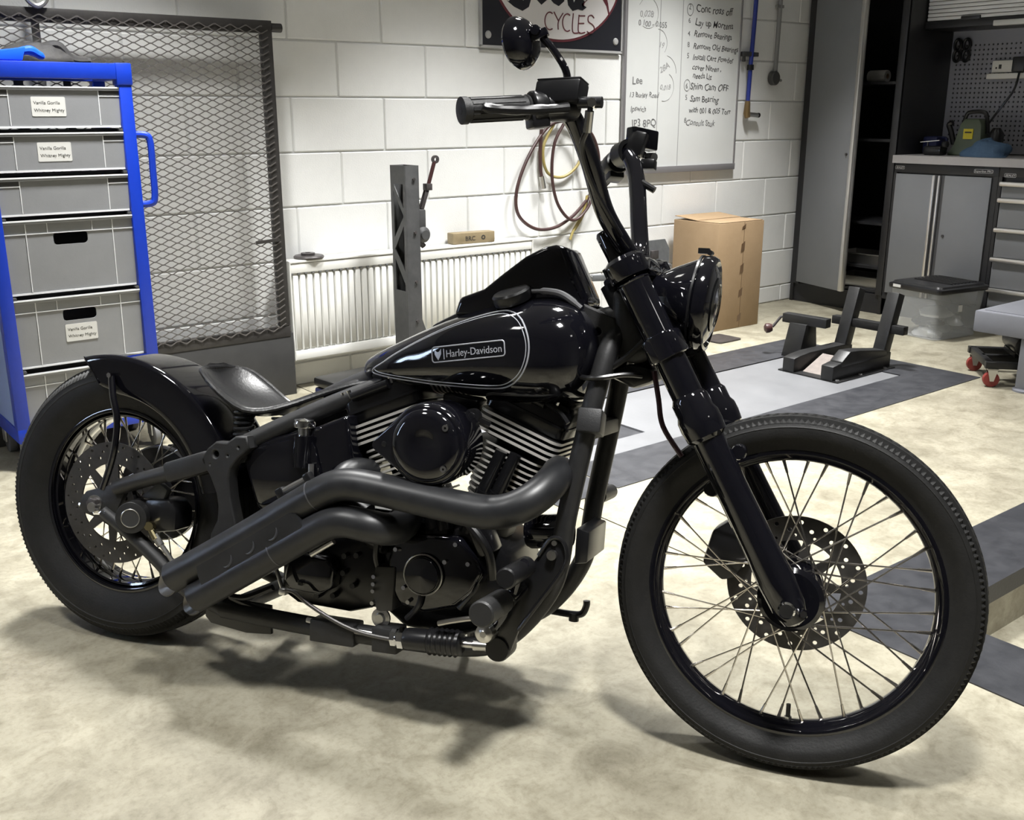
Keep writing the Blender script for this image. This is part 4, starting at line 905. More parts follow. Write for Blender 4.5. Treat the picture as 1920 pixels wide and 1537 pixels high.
def tree(name, t, th, back):
    m = MB(); lp = [(-.145, .0), (-.14, .03), (-.11, .038), (-.06, .03), (-.03, .032), (.03, .032), (.06, .03), (.11, .038), (.14, .03), (.145, 0), (.14, -.03), (.11, -.038), (.05, -.03 - back), (.02, -.05 - back), (-.02, -.05 - back), (-.05, -.03 - back), (-.11, -.038), (-.14, -.03)]
    m.prism(lp, lambda u, v, w: F_(t + w, u, -v), -th / 2, th / 2); return bp(name, m, GLOSS, bev=.006)
tree('lower_triple_tree', .498, .045, .02); tt_ = tree('upper_triple_tree', .655, .03, .02)
for s_ in (-1, 1): ob('fork_cap', MB().lathe([(.036, -.02), (.038, -.016), (.038, .012), (.03, .02), (0, .021)], F_(.655, s_ * .112), ax_, 28), GLOSS, tt_)
ob('stem_nut', MB().lathe([(.022, 0), (.022, .018), (.012, .022), (0, .022)], F_(.672, 0, .045), ax_, 6), GLOSS, tt_)
bp('steering_neck', MB().cyl(F_(.49, 0, .048), F_(.66, 0, .048), .034, n=28), POWDER)
# ---- headlight
hc, hax = Vector((1.243, 0, .842)), Vector((.985, 0, -.08)).normalized()
hl_ = bp('headlight_bucket', MB().lathe([(0, -.075), (.03, -.074), (.042, -.065), (.062, -.03), (.079, .005), (.083, .02)], hc, hax, 40), GLOSS)
ob('bezel', MB().lathe([(.083, .016), (.088, .020), (.089, .034), (.085, .042), (.080, .044), (.076, .038)], hc, hax, 48), GLOSS, hl_)
ob('bezel_groove', MB().lathe([(.0845, .012), (.0885, .012), (.0885, .016), (.0845, .016)], hc, hax, 48, closed=True), SATIN, hl_)
ob('lens', MB().lathe([(.077, .038), (.06, .046), (.03, .051), (0, .053)], hc, hax, 40), mat('dark_lens_glass', (.02, .02, .022), .04, coat=1.), hl_)
ob('lens_reflector', MB().lathe([(.05, .0485), (.052, .050), (.04, .0525), (.038, .051)], hc, hax, 32, closed=True), mat('smoked_chrome', (.2, .2, .2), .15, 1), hl_)
ob('bezel_clip', MB().box(hc + hax * .02 + Vector((0, 0, .096)), (.02, .016, .01)).cyl(hc + hax * .032 + Vector((0, -.012, .094)), hc + hax * .032 + Vector((0, .012, .094)), .005, n=10), SATIN, hl_)
bp('headlight_bracket', MB().bar(F_(.60, 0, -.01), hc + Vector((-.03, 0, .04)), .05, .012).bar(F_(.52, 0, -.02), hc + Vector((.0, 0, -.085)), .03, .014).bar(hc + Vector((.0, 0, -.09)), F_(.5, 0, -.05), .06, .012), GLOSS, bev=.003)
# ---- handlebar, risers and controls
for s_ in (-1, 1):
    bp('riser', MB().tube([F_(.665, s_ * .042, .02), F_(.70, s_ * .042, .02), F_(.742, s_ * .042, .022), F_(.748, s_ * .042, .022)], [.021, .019, .0185, .015], 20), GLOSS)
lw_ = cr([(1.136, 0, .915), (1.134, -.03, .918), (1.118, -.062, .945), (1.092, -.10, .996), (1.074, -.155, 1.075), (1.052, -.195, 1.135), (1.03, -.222, 1.152), (.985, -.266, 1.141), (.915, -.335, 1.122)], 8)
lf_ = cr([(1.136, 0, .915), (1.137, .03, .918), (1.128, .062, .94), (1.112, .10, .996), (1.086, .165, 1.085), (1.062, .198, 1.132), (1.035, .224, 1.148), (1.005, .27, 1.128), (.955, .335, 1.10)], 8)
bp('handlebar', MB().tube(list(reversed(lw_)) + lf_[1:], .0175, 18), GLOSS)
GRIP = mat('grip_rubber', (.017, .017, .0175), .5, bump=(300, .15))
for s_ in (-1, 1):
    a, b = (Vector((.992, -.262, 1.1425)), Vector((.905, -.347, 1.1195))) if s_ < 0 else (Vector((1.003, .272, 1.127)), Vector((.95, .342, 1.098))); d_ = (b - a).normalized()
    g = bp('grip', MB().tube([a, a + d_ * .004, a + d_ * .006, b - d_ * .012, b - d_ * .011, b - d_ * .001, b], [.020, .0215, .0195, .0195, .0222, .0222, .020], 28), GRIP)
    ob('grip_end', MB().lathe([(.0165, 0), (.0155, -.006), (.008, -.006), (.007, .0005), (0, .0005)], b, d_, 24), GRIP, g)
    for k in range(12):
        u_ = d_.orthogonal().normalized(); w_2 = d_.cross(u_); an_ = 2 * pi * k / 12
        ob('grip_rib', MB().bar(a + d_ * .012 + (u_ * cos(an_) + w_2 * sin(an_)) * .0197, b - d_ * .016 + (u_ * cos(an_) + w_2 * sin(an_)) * .0197, .005, .0018, (u_ * cos(an_) + w_2 * sin(an_))), GRIP, g)
    sh = bp('switch_housing', MB().tube([a - d_ * .035, a - d_ * .034, a - d_ * .004, a - d_ * .002], [.019, .026, .027, .021], 20), SATIN, bev=.003)
    ob('switch_block', MB().bar(a - d_ * .036 + Vector((0, 0, -.022)), a - d_ * .002 + Vector((0, 0, -.022)), .034, .028), SATIN, sh, bev=.005)
mc = bp('master_cylinder', MB().prism([(.998, 1.150), (1.076, 1.154), (1.080, 1.191), (1.002, 1.188)], lambda u, v, w: (u, w, v), -.262, -.205), SATIN, bev=.005)
ob('reservoir_lid', MB().prism([(1.003, 1.187), (1.079, 1.190), (1.079, 1.1935), (1.003, 1.1905)], lambda u, v, w: (u, w, v), -.260, -.207), SATIN, mc, bev=.002)
ob('lever_perch', MB().lathe([(0, -.03), (.024, -.03), (.026, -.024), (.026, .024), (.022, .03), (0, .03)], (1.035, -.225, 1.152), (.6, .6, .1), 20), SATIN, mc)
ob('banjo_fitting', MB().cyl((1.072, -.24, 1.155), (1.113, -.24, 1.155), .0095, n=12), SATIN, mc); ob('banjo_bolt', MB().cyl((1.098, -.250, 1.153), (1.098, -.232, 1.153), .0085, n=6), CHROME, mc)
bp('brake_lever', MB().tube(cr([(1.062, -.262, 1.142), (1.025, -.29, 1.133), (.99, -.312, 1.128), (.955, -.336, 1.125), (.942, -.345, 1.126)], 5), [.0085, .0085, .008, .0075, .0075] * 4 + [.0065], 10), SATIN)
bp('brake_hose', MB().tube(cr([(1.095, -.245, 1.15), (1.09, -.235, 1.115), (1.075, -.21, 1.085), (1.085, -.16, 1.03), (1.125, -.09, .95)], 6), .005, 8), SATIN)
bp('hose_crimp', MB().cyl((1.094, -.245, 1.14), (1.089, -.232, 1.108), .0075, n=10), CHROME)
cl = bp('clutch_perch', MB().prism([(1.03, 1.135), (1.08, 1.142), (1.092, 1.19), (1.062, 1.195)], lambda u, v, w: (u, w, v), .20, .232), SATIN, bev=.005)
ob('clutch_reservoir', MB().box((1.074, .236, 1.182), (.028, .07, .042), (0, 0, -.6)), GLOSS, cl, bev=.004); ob('perch_bolt', MB().cyl((1.092, .22, 1.142), (1.11, .205, 1.14), .009, n=10), CHROME, cl); ob('perch_block', MB().box((1.098, .21, 1.125), (.03, .03, .022)), SATIN, cl, bev=.004); ob('perch_clamp', MB().lathe([(.018, -.018), (.027, -.018), (.027, .018), (.018, .018)], (1.045, .215, 1.148), (-.6, .65, -.1), 20, closed=True), SATIN, cl)
bp('clutch_lever', MB().tube(cr([(1.08, .235, 1.15), (1.04, .275, 1.15), (1.0, .305, 1.148), (.945, .35, 1.142)], 5), .008, 8), GLOSS)
bp('cable_clip', MB().cyl((1.10, .15, 1.08), (1.128, .15, 1.065), .007, n=10), SATIN)
mi = bp('mirror', MB().lathe([(0, .024), (.017, .023), (.032, .017), (.041, .006), (.044, -.004), (.041, -.009), (0, -.009)], (.975, -.272, 1.246), (.93, -.34, .14), 32), GLOSS)
ob('mirror_glass', MB().lathe([(0, -.0095), (.039, -.0095)], (.975, -.272, 1.246), (.93, -.34, .14), 32), CHROME, mi); ob('mirror_knuckle', MB().bar((.99, -.278, 1.249), (1.022, -.278, 1.262), .012, .014).cyl((1.003, -.27, 1.262), (1.003, -.29, 1.262), .009, n=10), GLOSS, mi, bev=.002)
ob('mirror_stem', MB().tube(cr([(1.01, -.275, 1.256), (1.03, -.27, 1.235), (1.05, -.258, 1.206), (1.054, -.245, 1.182)], 6), [.0065] * 19, 10), GLOSS, mi)
# ---- fuel tank
TT = herm([(.583, .672, .654, .012), (.592, .684, .646, .034), (.61, .696, .640, .052), (.64, .713, .636, .070), (.68, .733, .631, .088), (.73, .758, .627, .103), (.79, .785, .623, .120), (.85, .806, .620, .132), (.91, .824, .618, .140), (.96, .835, .618, .144), (1.005, .838, .621, .143), (1.045, .828, .631, .133), (1.072, .806, .650, .113), (1.09, .775, .69, .08), (1.099, .745, .715, .035)])
PE = 2.35
def tank_y(x, z):
    zt, zb, hw = TT(x); c, h = (zt + zb) / 2, (zt - zb) / 2
    k = min(abs((z - c) / h), .999); return -hw * (1 - k ** PE) ** (1 / PE)
rows = []
NXT = 110
for i in range(NXT + 1):
    x = .583 + (1.099 - .583) * (.5 - .5 * cos(pi * i / NXT)); zt, zb, hw = TT(x); c, h = (zt + zb) / 2, (zt - zb) / 2; row = []
    for j in range(96):
        a = 2 * pi * j / 96; ca, sa = cos(a), sin(a)
        row.append((x, hw * (abs(ca) ** (2 / PE)) * (1 if ca > 0 else -1), c + h * (abs(sa) ** (2 / PE)) * (1 if sa > 0 else -1)))
    rows.append(row)
tank = bp('fuel_tank', MB().loft(rows), GLOSS, smooth=1.2)
PIN = mat('silver_pinstripe', (.42, .43, .47), .35, .3)
def ont(x, z, d=.0008): return Vector((x, tank_y(x, z) - d, z))
def stripe(pts, r, nm, n=8, closed=False):
    q = cr([(a, b, 0) for a, b in pts], n, closed); return ob(nm, MB().tube([ont(p[0], p[1], .0) for p in q], r, 6, closed=closed), PIN, tank)
so = [(.628, .660), (.66, .686), (.70, .711), (.76, .744), (.83, .776), (.90, .799), (.935, .800), (.962, .784), (.980, .752), (.982, .718), (.970, .686), (.945, .664), (.91, .655), (.83, .652), (.74, .652)]
stripe(so, .0017, 'pinstripe', 8, True)
si = [(x + (.82 - x) * .035, z + (.722 - z) * .075) for x, z in so]
stripe(si, .0010, 'pinstripe', 8, True)
# badge: rounded box, head emblem, lettering following the tank surface
c_b = Vector((.857, .7205)); ang_b = radians(9.5)
def bd(u, v):
    return (c_b.x + u * cos(ang_b) - v * sin(ang_b), c_b.y + u * sin(ang_b) + v * cos(ang_b))
rq = rrect(-.079, .079, -.0145, .0145, .006, 4); bl_ = [bd(a[0] + (b[0] - a[0]) * t / 6, a[1] + (b[1] - a[1]) * t / 6) for a, b in zip(rq, rq[1:] + rq[:1]) for t in range(6)]
ob('badge_frame', MB().tube([ont(*p, .0003) for p in bl_], .0013, 6, closed=True), PIN, tank)
ob('badge_lettering', text('Harley-Davidson', .0198, lambda u, v, w: ont(*bd(-.047 + u * .90, -.0068 + v), .0008 + w), .0004), PIN, tank)
ob('badge_bar', MB().tube([ont(*bd(-.0515, -.010), .0003), ont(*bd(-.0515, .010), .0003)], .0009, 6), PIN, tank)
ob('badge_emblem', plate([[(-.0725, .0105), (-.0685, .006), (-.065, .0045), (-.0615, .006), (-.0575, .0105), (-.0575, .001), (-.061, -.005), (-.065, -.011), (-.069, -.005), (-.0725, .001)]], .0006, lambda u, v, w: ont(*bd(u, v), .0006 + w)), PIN, tank)
# dash tower and console between the tank halves
dt = bp('dash_tower', MB().prism([(.79, .785), (.80, .822), (.85, .842), (.885, .872), (.93, .908), (.968, .928), (.99, .933), (1.012, .929), (1.062, .832), (1.05, .79)], lambda u, v, w: (u, w, v), -.052, .052), GLOSS, bev=.009, seg=3)
ob('dash_front_edge', MB().tube([(1.004, -.045, .924), (1.03, -.047, .872), (1.05, -.045, .835)], .008, 10), GLOSS, dt)
bp('tank_console', MB().prism([(.72, .735), (.735, .765), (.80, .80), (.90, .838), (.95, .838), (.95, .78)], lambda u, v, w: (u, w, v), -.028, .028), SATIN, bev=.008)
bp('tank_trim', MB().tube(cr([(.955, -.066, .842), (.99, -.07, .8435), (1.02, -.072, .838), (1.055, -.07, .816)], 6), [.004] * 4 + [.0065] * 12 + [.005] * 3, 8), mat('grey_trim_leather', (.10, .10, .105), .5))
fc_ = bp('fuel_cap', MB().lathe([(.036, -.012), (.038, -.004), (.038, .006), (.034, .010), (.0, .0115)], (.917, -.072, .831), (-.26, -.34, .90), 36), SATIN)
# ---- rear fender
def fend(a, t):
    """angle from top towards the front, t across -1..1"""
    sk = abs(t); r = .334 - .004 * sk ** 2
    if sk > .55: r -= .078 * ((sk - .55) / .45) ** 1.25 * min(1, .45 + .55 * (a + .44) / .5)
    y = .088 * sin(pi / 2 * min(1, sk / .72)) ** 1.0 * (1 if t >= 0 else -1)
    return r, y
rows = []; rows2 = []
NA, NT = 44, 28
for i in range(NA + 1):
    row = []; row2 = []
    taper = 1 - .5 * max(0, 1 - i / 4) ** 2
    for j in range(NT + 1):
        t = -1 + 2 * j / NT; a_s = -18.5 + 11 * abs(t) ** 1.7; aa = radians(a_s + (78 - a_s) * i / NA); r, y = fend(aa, t)
        row.append((r * sin(aa), y, .315 + r * cos(aa))); row2.append(((r - .004) * sin(aa), y * .965, .315 + (r - .004) * cos(aa)))
    rows.append(row); rows2.append(row2)
m = MB(); m.grid(rows); n0 = len(m.v); m.grid(list(reversed(rows2)))
b_ = NT + 1
edge = [i * b_ for i in range(NA + 1)]; edge2 = [n0 + (NA - i) * b_ for i in range(NA + 1)]
for i in range(NA): m.f += [(edge[i], edge[i + 1], edge2[i + 1], edge2[i]), (edge[i] + NT, edge[i + 1] + NT, edge2[i + 1] + NT, edge2[i] + NT)]; m.m += [0, 0]
for k in (0, NA):
    for j in range(NT): m.f.append((edge[k] + j, edge[k] + j + 1, edge2[k] + j + 1, edge2[k] + j)); m.m.append(0)
fe = bp('rear_fender', m, GLOSS, smooth=.9)
ob('fender_bead', MB().tube([(p[0], p[1], p[2]) for p in rows[0]], .0022, 6), GLOSS, fe)
for s_ in (-1, 1):
    st = bp('fender_strut', MB().tube(cr([(.005, s_ * .095, .60), (.022, s_ * .108, .558), (.04, s_ * .115, .515), (.044, s_ * .12, .47), (.036, s_ * .122, .42), (.014, s_ * .122, .355)], 6), .0075, 10), GLOSS)
    ob('strut_bolt', MB().cyl((.004, s_ * .088, .604), (.004, s_ * .104, .604), .006, n=6), CHROME, st)
# ---- seat
SE = herm([(.208, .638, .030, .003), (.216, .620, .062, .018), (.236, .596, .087, .036), (.268, .573, .100, .038), (.302, .558, .103, .030), (.345, .550, .097, .015), (.39, .559, .083, .006), (.44, .580, .060, .002), (.50, .608, .042, 0), (.56, .631, .031, 0), (.60, .642, .022, 0), (.613, .645, .010, 0)])
rows = []; NS, NT = 60, 26
top, bot = [], []
for i in range(NS + 1):
    x = .208 + .405 * (.5 - .5 * cos(pi * i / NS)); zc, hw, rise = SE(x); r1 = []; r2 = []
    for j in range(NT + 1):
        t = -1 + 2 * j / NT; z = zc + rise * abs(t) ** 2.2; e = max(0, abs(t) - .86) / .14
        pad = .010 * (1 - e ** 2) - .004
        r1.append((x, hw * t, z + pad)); r2.append((x, hw * t * .985, z - .010))
    top.append(r1); bot.append(r2)
m = MB(); m.loft([a + list(reversed(b)) for a, b in zip(top, bot)])
st_ = bp('solo_seat', m, LEATHER, smooth=1.0)
edge = [top[i][0] for i in range(NS + 1)] + [top[NS - i][NT] for i in range(NS + 1)]
ob('seat_piping', MB().tube([(p[0], p[1] * 1.005, p[2] - .001) for p in edge[::2]], .0056, 8, closed=True), LEATHER, st_)
def spring(name, x, y, z0, z1, r, turns, wr, tilt=(0, 0)):
    n = int(turns * 18); pts = []
    for i in range(n + 1):
        a = 2 * pi * turns * i / n; k = i / n; pts.append((x + r * cos(a) + tilt[0] * k, y + r * sin(a), z0 + (z1 - z0) * k))
    return bp(name, MB().tube(pts, wr, 8), SATIN)
spring('seat_spring', .335, -.072, .497, .556, .0195, 5, .0037); spring('seat_spring', .335, .072, .497, .556, .0195, 5, .0037); spring('seat_spring', .445, -.02, .53, .57, .018, 3, .0037, (.01, 0))
bp('seat_mount', MB().bar((.57, 0, .625), (.645, 0, .632), .03, .006).cyl((.62, -.02, .63), (.62, .02, .63), .009, n=10), SATIN, bev=.002)
# ---- frame
def tubep(name, pts, r, m_=POWDER, n=6, seg=16, par=None): return bp(name, MB().tube(cr(pts, n), r, seg), m_, par)
for s_ in (-1, 1):
    tubep('down_tube', [(1.128, s_ * .012, .83), (1.120, s_ * .045, .775), (1.112, s_ * .072, .735), (1.10, s_ * .088, .66), (1.088, s_ * .095, .58), (1.066, s_ * .10, .43), (1.058, s_ * .10, .335), (1.044, s_ * .10, .285), (1.01, s_ * .105, .228), (.965, s_ * .11, .18), (.91, s_ * .115, .155), (.80, s_ * .12, .145), (.55, s_ * .125, .138), (.34, s_ * .125, .14)], .0195)
    tubep('seat_stay_tube', [(.645, s_ * .04, .637), (.55, s_ * .062, .592), (.47, s_ * .082, .550), (.40, s_ * .10, .511), (.355, s_ * .112, .484)], .0195)
    tubep('upper_stay', [(.30, s_ * .125, .452), (.20, s_ * .125, .415), (.11, s_ * .122, .384), (.05, s_ * .12, .362)], .0175)
    bp('stay_sleeve', MB().bar((.30, s_ * .125, .452), (.19, s_ * .125, .412), .04, .044), POWDER, bev=.008)
    tubep('lower_stay', [(.02, s_ * .118, .305), (.09, s_ * .12, .268), (.16, s_ * .122, .225), (.25, s_ * .125, .165), (.34, s_ * .125, .14)], .0165)
    cs = [(.286, .452), (.30, .475), (.318, .490), (.345, .491), (.365, .506), (.388, .508), (.394, .49), (.37, .468), (.352, .445), (.348, .42), (.354, .38), (.370, .325), (.378, .27), (.378, .22), (.335, .20), (.315, .27), (.318, .30), (.332, .33), (.333, .36), (.326, .39), (.308, .425)]
    cst = bp('frame_casting', plate([cs, circ2(.318, .468, .011, 12), circ2(.347, .468, .0055, 10), circ2(.372, .488, .006, 10), circ2(.306, .445, .0045, 10)], .026, lambda u, v, w: (u, s_ * .128 + w, v), bev=.004), POWDER, smooth=.8)
    bp('axle_plate', MB().prism([(-.045, .325), (-.03, .345), (.05, .372), (.075, .355), (.05, .30), (.02, .285), (-.03, .295), (-.048, .305)], lambda u, v, w: (u, s_ * .116 + w, v), -.008, .008), POWDER, bev=.003)
    bp('axle_adjuster', MB().cyl((-.05, s_ * .118, .312), (-.005, s_ * .118, .318), .005, n=8).cyl((.0, s_ * .128, .302), (.03, s_ * .128, .305), .006, n=8), CHROME)
bp('backbone_tube', MB().tube(cr([(1.11, 0, .80), (1.0, 0, .77), (.85, 0, .73), (.70, 0, .67), (.60, 0, .64), (.50, 0, .59)], 6), .028, 18), POWDER)
for (x_, y_, z_) in ((.36, .125, .47), (.35, .125, .14), (.93, .11, .162)): bp('frame_cross_tube', MB().cyl((x_, -y_, z_), (x_, y_, z_), .019, n=16), POWDER)
for s_ in (-1, 1):
    bp('neck_gusset', plate([[(1.06, .82), (1.115, .80), (1.128, .75), (1.118, .70), (1.085, .70), (1.078, .74), (1.06, .77)], circ2(1.088, .775, .010, 12), [(1.098, .755), (1.108, .75), (1.104, .712), (1.096, .715)]], .014, lambda u, v, w: (u, s_ * .052 + w, v), bev=.003), POWDER)
bp('down_tube_clamp', MB().bar((1.100, -.122, .615), (1.095, -.066, .60), .045, .045).bar((1.094, -.095, .59), (1.096, .095, .59), .022, .03), POWDER, bev=.004)
rg_ = bp('regulator', MB().prism([(1.075, .40), (1.10, .395), (1.10, .335), (1.075, .33)], lambda u, v, w: (u, w, v), -.06, .075), SATIN, bev=.003)
for i in range(0): ob('cooling_fin', MB().bx(1.098, 1.110, -.055, .07, .335 + i * .0085, .338 + i * .0085), SATIN, rg_)
bp('oil_filter', MB().lathe([(0, -.045), (.03, -.044), (.034, -.036), (.034, .03), (.03, .045), (0, .045)], (1.01, -.02, .378), (1, 0, .15), 24), GLOSS)
bp('neck_wiring', MB().prism([(1.10, .70), (1.15, .72), (1.19, .715), (1.20, .69), (1.16, .672), (1.12, .688)], lambda u, v, w: (u, w, v), -.045, .05), SATIN, bev=.01)
bp('neck_cover', MB().prism([(1.105, .86), (1.15, .85), (1.20, .735), (1.15, .715), (1.115, .74)], lambda u, v, w: (u, w, v), -.06, .06), POWDER, bev=.02, seg=3)
tubep('speedometer_cable', [(1.20, -.06, .71), (1.212, -.06, .66), (1.225, -.062, .61), (1.265, -.07, .56)], .005, mat('oxblood_cable', (.035, .012, .016), .4), 6, 8)
tubep('wiring_loom', [(1.08, -.06, .70), (1.12, -.075, .71), (1.16, -.08, .74), (1.19, -.085, .775)], .006, SATIN, 6, 8)
tubep('wiring_loom', [(1.06, -.09, .69), (1.10, -.11, .69), (1.15, -.09, .70), (1.18, -.07, .70)], .005, SATIN, 6, 8)
# ---- engine
K0 = Vector((.822, 0, .215))
ENGB = mat('engine_black', (.006, .006, .007), .25); FINB = mat('fin_black', (.010, .010, .011), .4); FINP = mat('polished_fin_edge', (.62, .60, .56), .35, .35)
def cylinder(an, tag_):
    d_ = Vector((sin(an), 0, cos(an))); p_ = Vector((cos(an), 0, -sin(an))); Y = Vector((0, 1, 0))
    def at(t, u, y): return K0 + d_ * t + p_ * u + Y * y
    m = MB(); m.loft([[at(t, u, y) for u, y in rrect(-.048, .048, -.05, .05, .03, 4)] for t in (.15, .42)]); c_ = bp('cylinder_barrel', m, FINB)
    def fin(t, hu, hy, th, rad):
        m = MB(); lp = rrect(-hu, hu, -hy, hy, rad, 5); m.cur = 0
        a = [at(t - th / 2, u, y) for u, y in lp]; b = [at(t + th / 2, u, y) for u, y in lp]
        n = len(lp); n0 = len(m.v); m.add(a + b, [])
        m.f += [tuple(n0 + i for i in range(n)), tuple(n0 + n + i for i in reversed(range(n)))]; m.m += [0, 0]
        for i in range(n): m.f.append((n0 + i, n0 + (i + 1) % n, n0 + n + (i + 1) % n, n0 + n + i)); m.m.append(1)
        return ob('fin', m, [FINB, FINP], c_, smooth=.5)
    for i in range(11): fin(.215 + i * .0122, .058 + .0018 * i, .066 + .0012 * i, .0042, .03)
    for i in range(4): fin(.357 + i * .0115, .088, .082, .0056, .022)
    h = MB(); h.loft([[at(t, u, y) for u, y in rrect(-.066, .066, -.066, .066, .02, 4)] for t in (.348, .40)]); ob('cylinder_head', h, FINB, c_)
    rb = MB(); rb.loft([[at(t, u * k, y * k) for u, y in rrect(-.086, .086, -.072, .072, .016, 4)] for t, k in ((.398, .97), (.401, 1), (.452, 1), (.462, .95), (.466, .85))]); r_ = bp('rocker_box', rb, ENGB, smooth=.7)
    rr2 = MB(); rr2.loft([[at(t, u, y) for u, y in rrect(-.089, .089, -.075, .075, .016, 4)] for t in (.419, .424)]); ob('rocker_seam', rr2, ENGB, r_)
    lug = MB(); lug.tube([at(.452, -.055, -.077), at(.452, .03, -.077)], .010, 12); ob('rocker_shaft_cover', lug, ENGB, r_)
    for u in (-.076, -.062, .036, .05): ob('rocker_bolt', MB().cyl(at(.452, u, -.07), at(.468, u, -.072), .0048, n=8), CHROME, r_)
    return at
FA, RA = radians(19.5), radians(-23.5)
fat = cylinder(FA, 'front'); rat = cylinder(RA, 'rear')
# pushrod tubes
for (x0, z0, x1, z1) in ((.80, .37, .735, .52), (.822, .37, .775, .53), (.866, .372, .925, .535), (.893, .372, .954, .532)):
    pr = bp('pushrod_tube', MB().tube([(x0, -.100, z0), (x0 + (x1 - x0) * .5, -.098, z0 + (z1 - z0) * .5), (x1, -.092, z1)], [.0155, .0135, .012], 14), ENGB)
    ob('pushrod_collar', MB().cyl((x0 + (x1 - x0) * .45, -.098, z0 + (z1 - z0) * .45), (x0 + (x1 - x0) * .52, -.098, z0 + (z1 - z0) * .52), .0165, n=14), ENGB, pr)
bp('tappet_block', MB().bx(.775, .83, -.105, -.06, .335, .375).bx(.84, .895, -.105, -.06, .335, .375), ENGB, bev=.006)
# crankcase, cam chest, timer cover
bp('crankcase', MB().prism([(.67, .20), (.68, .30), (.72, .36), (.80, .385), (.88, .38), (.945, .34), (.965, .27), (.93, .19), (.86, .155), (.74, .155)], lambda u, v, w: (u, w, v), -.085, .11), ENGB, bev=.012)
cc = bp('cam_cover', MB().prism([(.728, .345), (.80, .36), (.865, .365), (.905, .325), (.918, .30), (.90, .262), (.868, .228), (.80, .205), (.745, .215), (.718, .25), (.715, .30)], lambda u, v, w: (u, w, v), -.13, -.08), GLOSS, bev=.010, seg=3)
ob('timer_cover', MB().lathe([(.036, -.002), (.036, .012), (.034, .016), (0, .019)], (.797, -.13, .284), (0, -1, 0), 40), GLOSS, cc)
ob('timer_ring', MB().tube([(.797 + .0395 * cos(a), -.137, .284 + .0395 * sin(a)) for a in [2 * pi * k / 48 for k in range(48)]], .0021, 8, closed=True), mat('dull_chrome_ring', (.45, .44, .42), .3, 1), cc)
for (x, z) in ((.757, .252), (.84, .315), (.888, .318), (.768, .225), (.735, .325), (.86, .352)): ob('cover_bolt', MB().cyl((x, -.128, z), (x, -.138, z), .0045, n=8), CHROME, cc)
op = bp('oil_pump', MB().prism([(.692, .285), (.735, .29), (.735, .20), (.70, .195), (.688, .23)], lambda u, v, w: (u, w, v), -.135, -.07), mat('cast_dark_alloy', (.035, .034, .032), .5), bev=.005)
for z in (.212, .236, .25, .265): ob('pump_bolt', MB().cyl((.693, -.13, z), (.693, -.142, z), .0042, n=8), CHROME, op)
bp('lifter_cover', MB().prism([(.868, .395), (.905, .405), (.935, .345), (.90, .325)], lambda u, v, w: (u, w, v), -.118, -.07), ENGB, bev=.006)
tubep('breather_hose', [(.868, -.12, .40), (.905, -.125, .37), (.925, -.12, .335), (.93, -.11, .29)], .009, SATIN, 6, 10)
tubep('oil_line', [(.74, -.125, .41), (.70, -.13, .37), (.69, -.13, .31), (.695, -.125, .28)], .006, SATIN, 6, 8)
tubep('oil_line', [(.905, -.115, .31), (.90, -.12, .27), (.87, -.12, .225)], .006, SATIN, 6, 8)
tubep('oil_line', [(.795, -.132, .25), (.79, -.135, .22), (.765, -.13, .19)], .006, SATIN, 6, 8)
bp('starter_housing', MB().cyl((.60, -.09, .36), (.70, -.09, .33), .032, n=20), ENGB, bev=.005)
# transmission
tb_ = bp('gearbox', MB().prism([(.46, .19), (.46, .30), (.52, .325), (.66, .325), (.69, .28), (.68, .19), (.62, .17), (.50, .17)], lambda u, v, w: (u, w, v), -.10, .09), ENGB, bev=.012)
gc = bp('gearbox_side_cover', MB().prism([(.488, .225), (.495, .275), (.52, .292), (.585, .286), (.602, .265), (.60, .225), (.575, .208), (.505, .208)], lambda u, v, w: (u, w, v), -.138, -.10), GLOSS, bev=.008, seg=3)
for (x, z) in ((.612, .255), (.613, .29), (.592, .205), (.635, .232), (.64, .295), (.555, .199)): ob('cover_bolt', MB().cyl((x, -.10, z), (x, -.118, z), .006, n=8), SATIN, gc)
bp('gearbox_drain_plug', MB().lathe([(0, .012), (.009, .012), (.011, .006), (.02, .005), (.02, 0)], (.706, -.12, .18), (0, -1, 0), 20), STEEL)
# ---- air cleaner
def tear(k, sx=0.):
    c0, r0, c1, r1 = Vector((.819, .546)), .0795 * k, Vector((.720, .536)), .011 * k; out = []
    d = c1 - c0; L_ = d.length; a = atan2(d.y, d.x); b = math.acos((r0 - r1) / L_)
    for i in range(40): t = a + b + (2 * pi - 2 * b) * i / 39; out.append((c0.x + r0 * cos(t), c0.y + r0 * sin(t)))
    for i in range(9): t = a - b + 2 * b * i / 8; out.append((c1.x + r1 * cos(t), c1.y + r1 * sin(t)))
    return out
m = MB(); m.loft([[(u, y, v) for u, v in tear(k)] for y, k in ((-.115, .90), (-.12, .97), (-.125, 1.0), (-.19, 1.0), (-.20, .985), (-.207, .955), (-.211, .91), (-.2125, .85))]); ac = bp('air_cleaner', m, GLOSS, smooth=.9)
ob('cover_dome', MB().lathe([(.068, -.004), (.068, .001), (.064, .007), (.052, .011), (.040, .0125), (.030, .012), (.022, .0095), (.012, .008), (0, .008)], (.819, -.2115, .546), (0, -1, 0), 48), GLOSS, ac, smooth=1.2)
for (x, z) in ((.861, .583), (.862, .508)): ob('cover_screw', MB().lathe([(.0022, .004), (.0022, .0065), (.0062, .0065), (.0066, 0)], (x, -.218, z), (0, -1, 0), 18), CHROME, ac)
ob('cover_screw', MB().lathe([(0, .003), (.005, .002), (.0055, 0)], (.735, -.2115, .540), (0, -1, 0), 16), SATIN, ac)
bp('intake_manifold', MB().tube([(.80, -.115, .535), (.80, -.05, .525), (.80, 0, .52)], .03, 18), ENGB)
